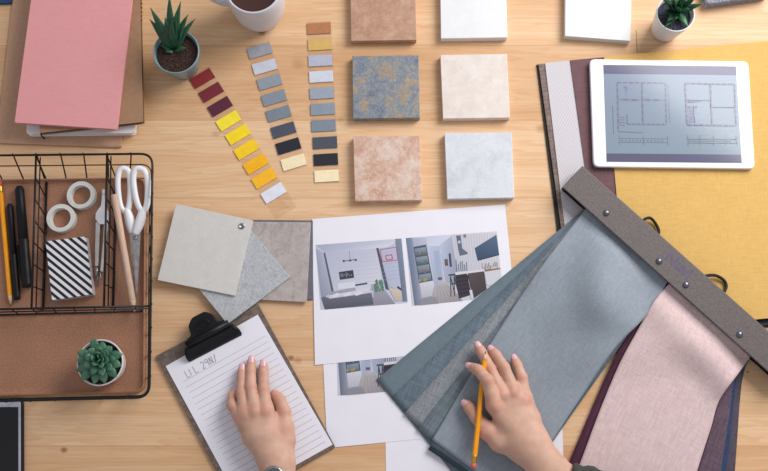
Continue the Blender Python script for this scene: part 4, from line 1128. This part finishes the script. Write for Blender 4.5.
LB = [
 [(270.5, 464, ZL+.021, .0120), (252, 438, ZL+.0180, .0115), (241.0, 417, ZL+.0180, .0102)],
 [(273, 462, ZL+.024, .0130), (256, 434, ZL+.0220, .0120), (245.0, 413, ZL+.0205, .0105)],
 [(276, 462, ZL+.025, .0130), (264, 434, ZL+.0230, .0120), (254.2, 410, ZL+.0215, .0108)],
 [(279, 462, ZL+.024, .0130), (273, 434, ZL+.0220, .0120), (265.5, 409, ZL+.0205, .0106)],
 [(282, 462, ZL+.019, .0120), (285.5, 441, ZL+.0165, .0130), (286.0, 428, ZL+.0160, .0112)],
]
LFO = [[(273.5, 464, ZL+.024, .0150), (274, 490, ZL+.029, .0165), (285, 560, ZL+.036, .019), (292, 625, ZL+.046, .019)],
       [(281.5, 464, ZL+.023, .0140), (284, 490, ZL+.028, .0160), (294, 560, ZL+.036, .019), (299, 625, ZL+.046, .019)]]
LX = [(254.2, 412, ZL+.035, .007, .0016, 1), (265.5, 411, ZL+.034, .007, .0014, 1), (245, 415, ZL+.034, .006, .0013, 1), (240.5, 418, ZL+.030, .006, .0010, 1),
      (249.5, 407, ZL+.034, .005, .0010, -1), (260, 404, ZL+.034, .005, .0010, -1)]
# ---- right hand, holding the pencil on the fabric stack
ZR = .0112
RF = [
 [(525.0, 399, ZR+.021, .0092), (522.0, 378, ZR+.0170, .0080), (517.5, 365.5, ZR+.0115, .0068), (514.9, 360.0, ZR+.0080, .0060)],
 [(513.5, 391, ZR+.0250, .0096), (504.0, 367.5, ZR+.0200, .0082), (496.3, 355.5, ZR+.0125, .0072), (492.4, 350.8, ZR+.0082, .0062)],
 [(502.5, 394, ZR+.0260, .0098), (490.5, 369.0, ZR+.0170, .0082), (481.8, 353.0, ZR+.0100, .0072), (478.6, 347.0, ZR+.0080, .0063)],
 [(494.0, 405, ZR+.0290, .0102), (487.3, 380.5, ZR+.0350, .0090), (478.5, 370.2, ZR+.0230, .0078), (471.5, 367.2, ZR+.0120, .0066)],
 [(487.5, 431, ZR+.0170, .0112), (477.0, 418.0, ZR+.0120, .0092), (470.2, 408.8, ZR+.0100, .0082), (466.8, 404.6, ZR+.0088, .0070)],
]
RB = [
 [(537, 441, ZR+.024, .0150), (531, 418, ZR+.0200, .0120), (525, 399, ZR+.0190, .0106)],
 [(533, 443, ZR+.027, .0160), (524, 418, ZR+.0240, .0125), (513.5, 391, ZR+.0220, .0108)],
 [(528, 445, ZR+.028, .0160), (515, 420, ZR+.0250, .0125), (502.5, 394, ZR+.0230, .0110)],
 [(523, 447, ZR+.027, .0160), (508, 426, ZR+.0250, .0125), (494, 405, ZR+.0245, .0112)],
 [(519, 449, ZR+.022, .0150), (500, 441, ZR+.0180, .0145), (487.5, 431, ZR+.0165, .0120)],
]
RFO = [[(526, 449, ZR+.026, .0160), (543, 472, ZR+.030, .0170), (590, 512, ZR+.036, .019), (640, 552, ZR+.046, .019)],
       [(533, 443, ZR+.025, .0160), (551, 465, ZR+.029, .0172), (598, 502, ZR+.036, .019), (648, 543, ZR+.046, .019)]]
RX = [(502.5, 396, ZR+.037, .007, .0016, 1), (513.5, 393, ZR+.036, .007, .0015, 1), (494.5, 407, ZR+.040, .007, .0014, 1), (525, 401, ZR+.032, .006, .0012, 1),
      (508, 389, ZR+.034, .005, .0010, -1), (519.5, 390, ZR+.032, .005, .0010, -1)]
pr = thing('person', W(400, 520, 0), 'person in dark sleeves, left hand flat on note paper, right hand holding a yellow pencil', 'person')
off = np.array(base_of(pr))
s = NT('skin'); v = s.obj(); a = s.n('ShaderNodeAttribute', attribute_name='red')
f1 = s.noise(v, 55, 5, .6); f2 = s.noise(v, 900, 3, .6)
c_ = s.ramp(f1, [(.3, (198, 156, 134)), (.7, (215, 174, 152))])
c_ = s.mix(s.math('MULTIPLY', a.outputs['Fac'], .8), c_, lin((200, 130, 114)))
s.color(c_); s.set(Roughness=.5); s.b.inputs['Subsurface Weight'].default_value = .10
s.b.inputs['Subsurface Radius'].default_value = (1, .4, .25); s.b.inputs['Subsurface Scale'].default_value = .003
s.b.inputs['Specular IOR Level'].default_value = .35
s.bump(s.math('ADD', s.math('MULTIPLY', f1, 2.0), f2), .4, .0009)
for FI_, BO_, FO_, EX_ in ((LF, LB, LFO, LX), (RF, RB, RFO, RX)):
    fld = hand_field(FI_, BO_, FO_, EX_)
    lo, hi = bounds(FI_+BO_+FO_)
    V, Fq = surface_nets(fld, lo, hi, .0013)
    me = bpy.data.meshes.new('arm')
    me.from_pydata((V-off).tolist(), [], Fq.tolist()); me.update()
    red = np.zeros(len(V))
    for p, r, w_ in SKC: red = np.maximum(red, w_*np.exp(-((V-p)**2).sum(1)/(r*r)))
    at = me.color_attributes.new('red', 'FLOAT_COLOR', 'POINT')
    at.data.foreach_set('color', np.stack([red, red, red, np.ones_like(red)], 1).astype(np.float32).ravel())
    me.polygons.foreach_set('use_smooth', [True]*len(me.polygons))
    me.materials.append(s.m)
    ob = bpy.data.objects.new('arm', me); COL.objects.link(ob); ob.parent = pr
    md = ob.modifiers.new('sm', 'SMOOTH'); md.factor = .5; md.iterations = 1
# fingernails
M_nail = plain('nail_pink', (226, 176, 184), .22, var=.01)
def nail(ch, lift=.93, back=.5, wk=.72, tiltz=0.0, side=(0, 0)):
    (x1, y1, z1, r1), (x0, y0, z0_, r0) = ch[-1], ch[-2]
    p1 = Vector(P3(x1, y1, z1)); p0 = Vector(P3(x0, y0, z0_)); d = (p1-p0).normalized()
    up = Vector((side[0], side[1], 1)); up = (up-d*up.dot(d)).normalized(); sd = d.cross(up)
    c = p1+d*r1*.28; g = Geo(); nu_, nv_ = 8, 8; vs = []; fs = []
    for j in range(nv_+1):
        tv = -1+2*j/nv_
        for i in range(nu_+1):
            tu = -1+2*i/nu_; wdt = wk*(1-.22*max(0, tv)**2-.12*max(0, -tv)**3); an = tu*wdt*1.02
            L_ = r1*.92*tv*(1-.12*tu*tu)
            rr = r1*1.035-.10*r1*max(0, tv)**2
            vs.append(c+d*L_+(sd*math.sin(an)+up*math.cos(an))*rr-d*0)
    for j in range(nv_):
        for i in range(nu_): k = j*(nu_+1)+i; fs.append([k, k+1, k+nu_+2, k+nu_+1])
    mk('fingernail', vs, fs, M_nail, pr, smooth=True, solid=.0005)
for i, ch in enumerate(LF):
    if i in (1, 2, 3): nail(ch)
nail(LF[0])
for i, ch in enumerate(RF): nail(ch, side=(-.6, .1) if i == 4 else ((-.25, .15) if i == 3 else (0, 0)))
# sleeves
def cloth_tube(pts, rads, name, mat, n=28, wr=.0016, flat=.9):
    g = Geo(); PP = spline(pts, 8); m_ = len(PP); rr = [np.interp(k/(m_-1), np.linspace(0, 1, len(rads)), rads)+wr*math.sin(k*1.7) for k in range(m_)]
    g.tube(PP, rr, n, caps=False, flat=flat)
    o = g.done(name, mat, pr, smooth=True); md = o.modifiers.new('t', 'SOLIDIFY'); md.thickness = .002; md.offset = 1; return o
M_slv = fabric('sleeve_knit', (64, 68, 62), .8, .10)
cloth_tube([W(567, 491, ZR+.037), W(598, 502, ZR+.043), W(640, 536, ZR+.054), W(684, 580, ZR+.068)], [.0350, .0390, .046, .050], 'sleeve', M_slv)
cloth_tube([W(286, 520, ZL+.036), W(290, 545, ZL+.038), W(295, 590, ZL+.045), W(300, 655, ZL+.056)], [.034, .038, .043, .048], 'sleeve', M_slv)
# wristwatch
wc = W(273.5, 477.5, ZL+.0465); 
g = Geo(); g.lathe([(.0118, -.004), (.0148, -.002), (.0152, .0015), (.0140, .0030), (.0125, .0032), (.0120, .0024), (.0001, .0024)], wc, 40)
wt = g.done('wristwatch', M_steel, pr, smooth=True, label='steel round wristwatch on the left wrist')
g = Geo(); g.lathe([(.0001, .0026), (.0118, .0026)], wc, 40); g.done('dial', plain('dial_dark', (84, 96, 100), .2), wt, smooth=True)
g = Geo(); cen = Vector(W(278.5, 476, ZL+.026)); ring_ = []
for k in range(40):
    t = 2*math.pi*k/40; ring_.append(cen+Vector((.0255*math.cos(t), .002*math.sin(t), .0185*math.sin(t))))
g.tube(ring_, .0055, 8, closed=True, flat=.35, up=(0, 1, 0)); g.done('strap', plain('watch_strap', (92, 98, 104), .5), wt, smooth=True)

# ---------------- pencil in the right hand
hp = pencil('yellow_pencil', (485.6, 351.0), (473.3, 468.5), ZR+.0215, ZR+.0260, .0037, M_ypen, 'yellow pencil with brass ferrule and pink eraser held in the right hand', 'pencil', M_raw, M_gold, M_eraser, conelen=.013)

# ---------------- grey felt case top right
T = Wp([(700, -40), (768, -48), (771, -5), (706.5, 4.6)], .018)
fc = thing('felt_case', Vector(((T[0].x+T[2].x)/2, (T[0].y+T[2].y)/2, 0)), 'grey felt case corner at the top edge, right of the white potted plant', 'case')
mf = fabric('grey_felt', (128, 130, 142), 0, .14, 500, .08, speck=.4)
g = Geo(); g.prism(rounded(T, .008), .0085); g.done('flap', mf, fc, bevel=.003)
g = Geo(); g.prism(rounded([Vector((p.x, p.y, .0085)) for p in T], .008), 0); g.done('pouch', mf, fc, bevel=.003)
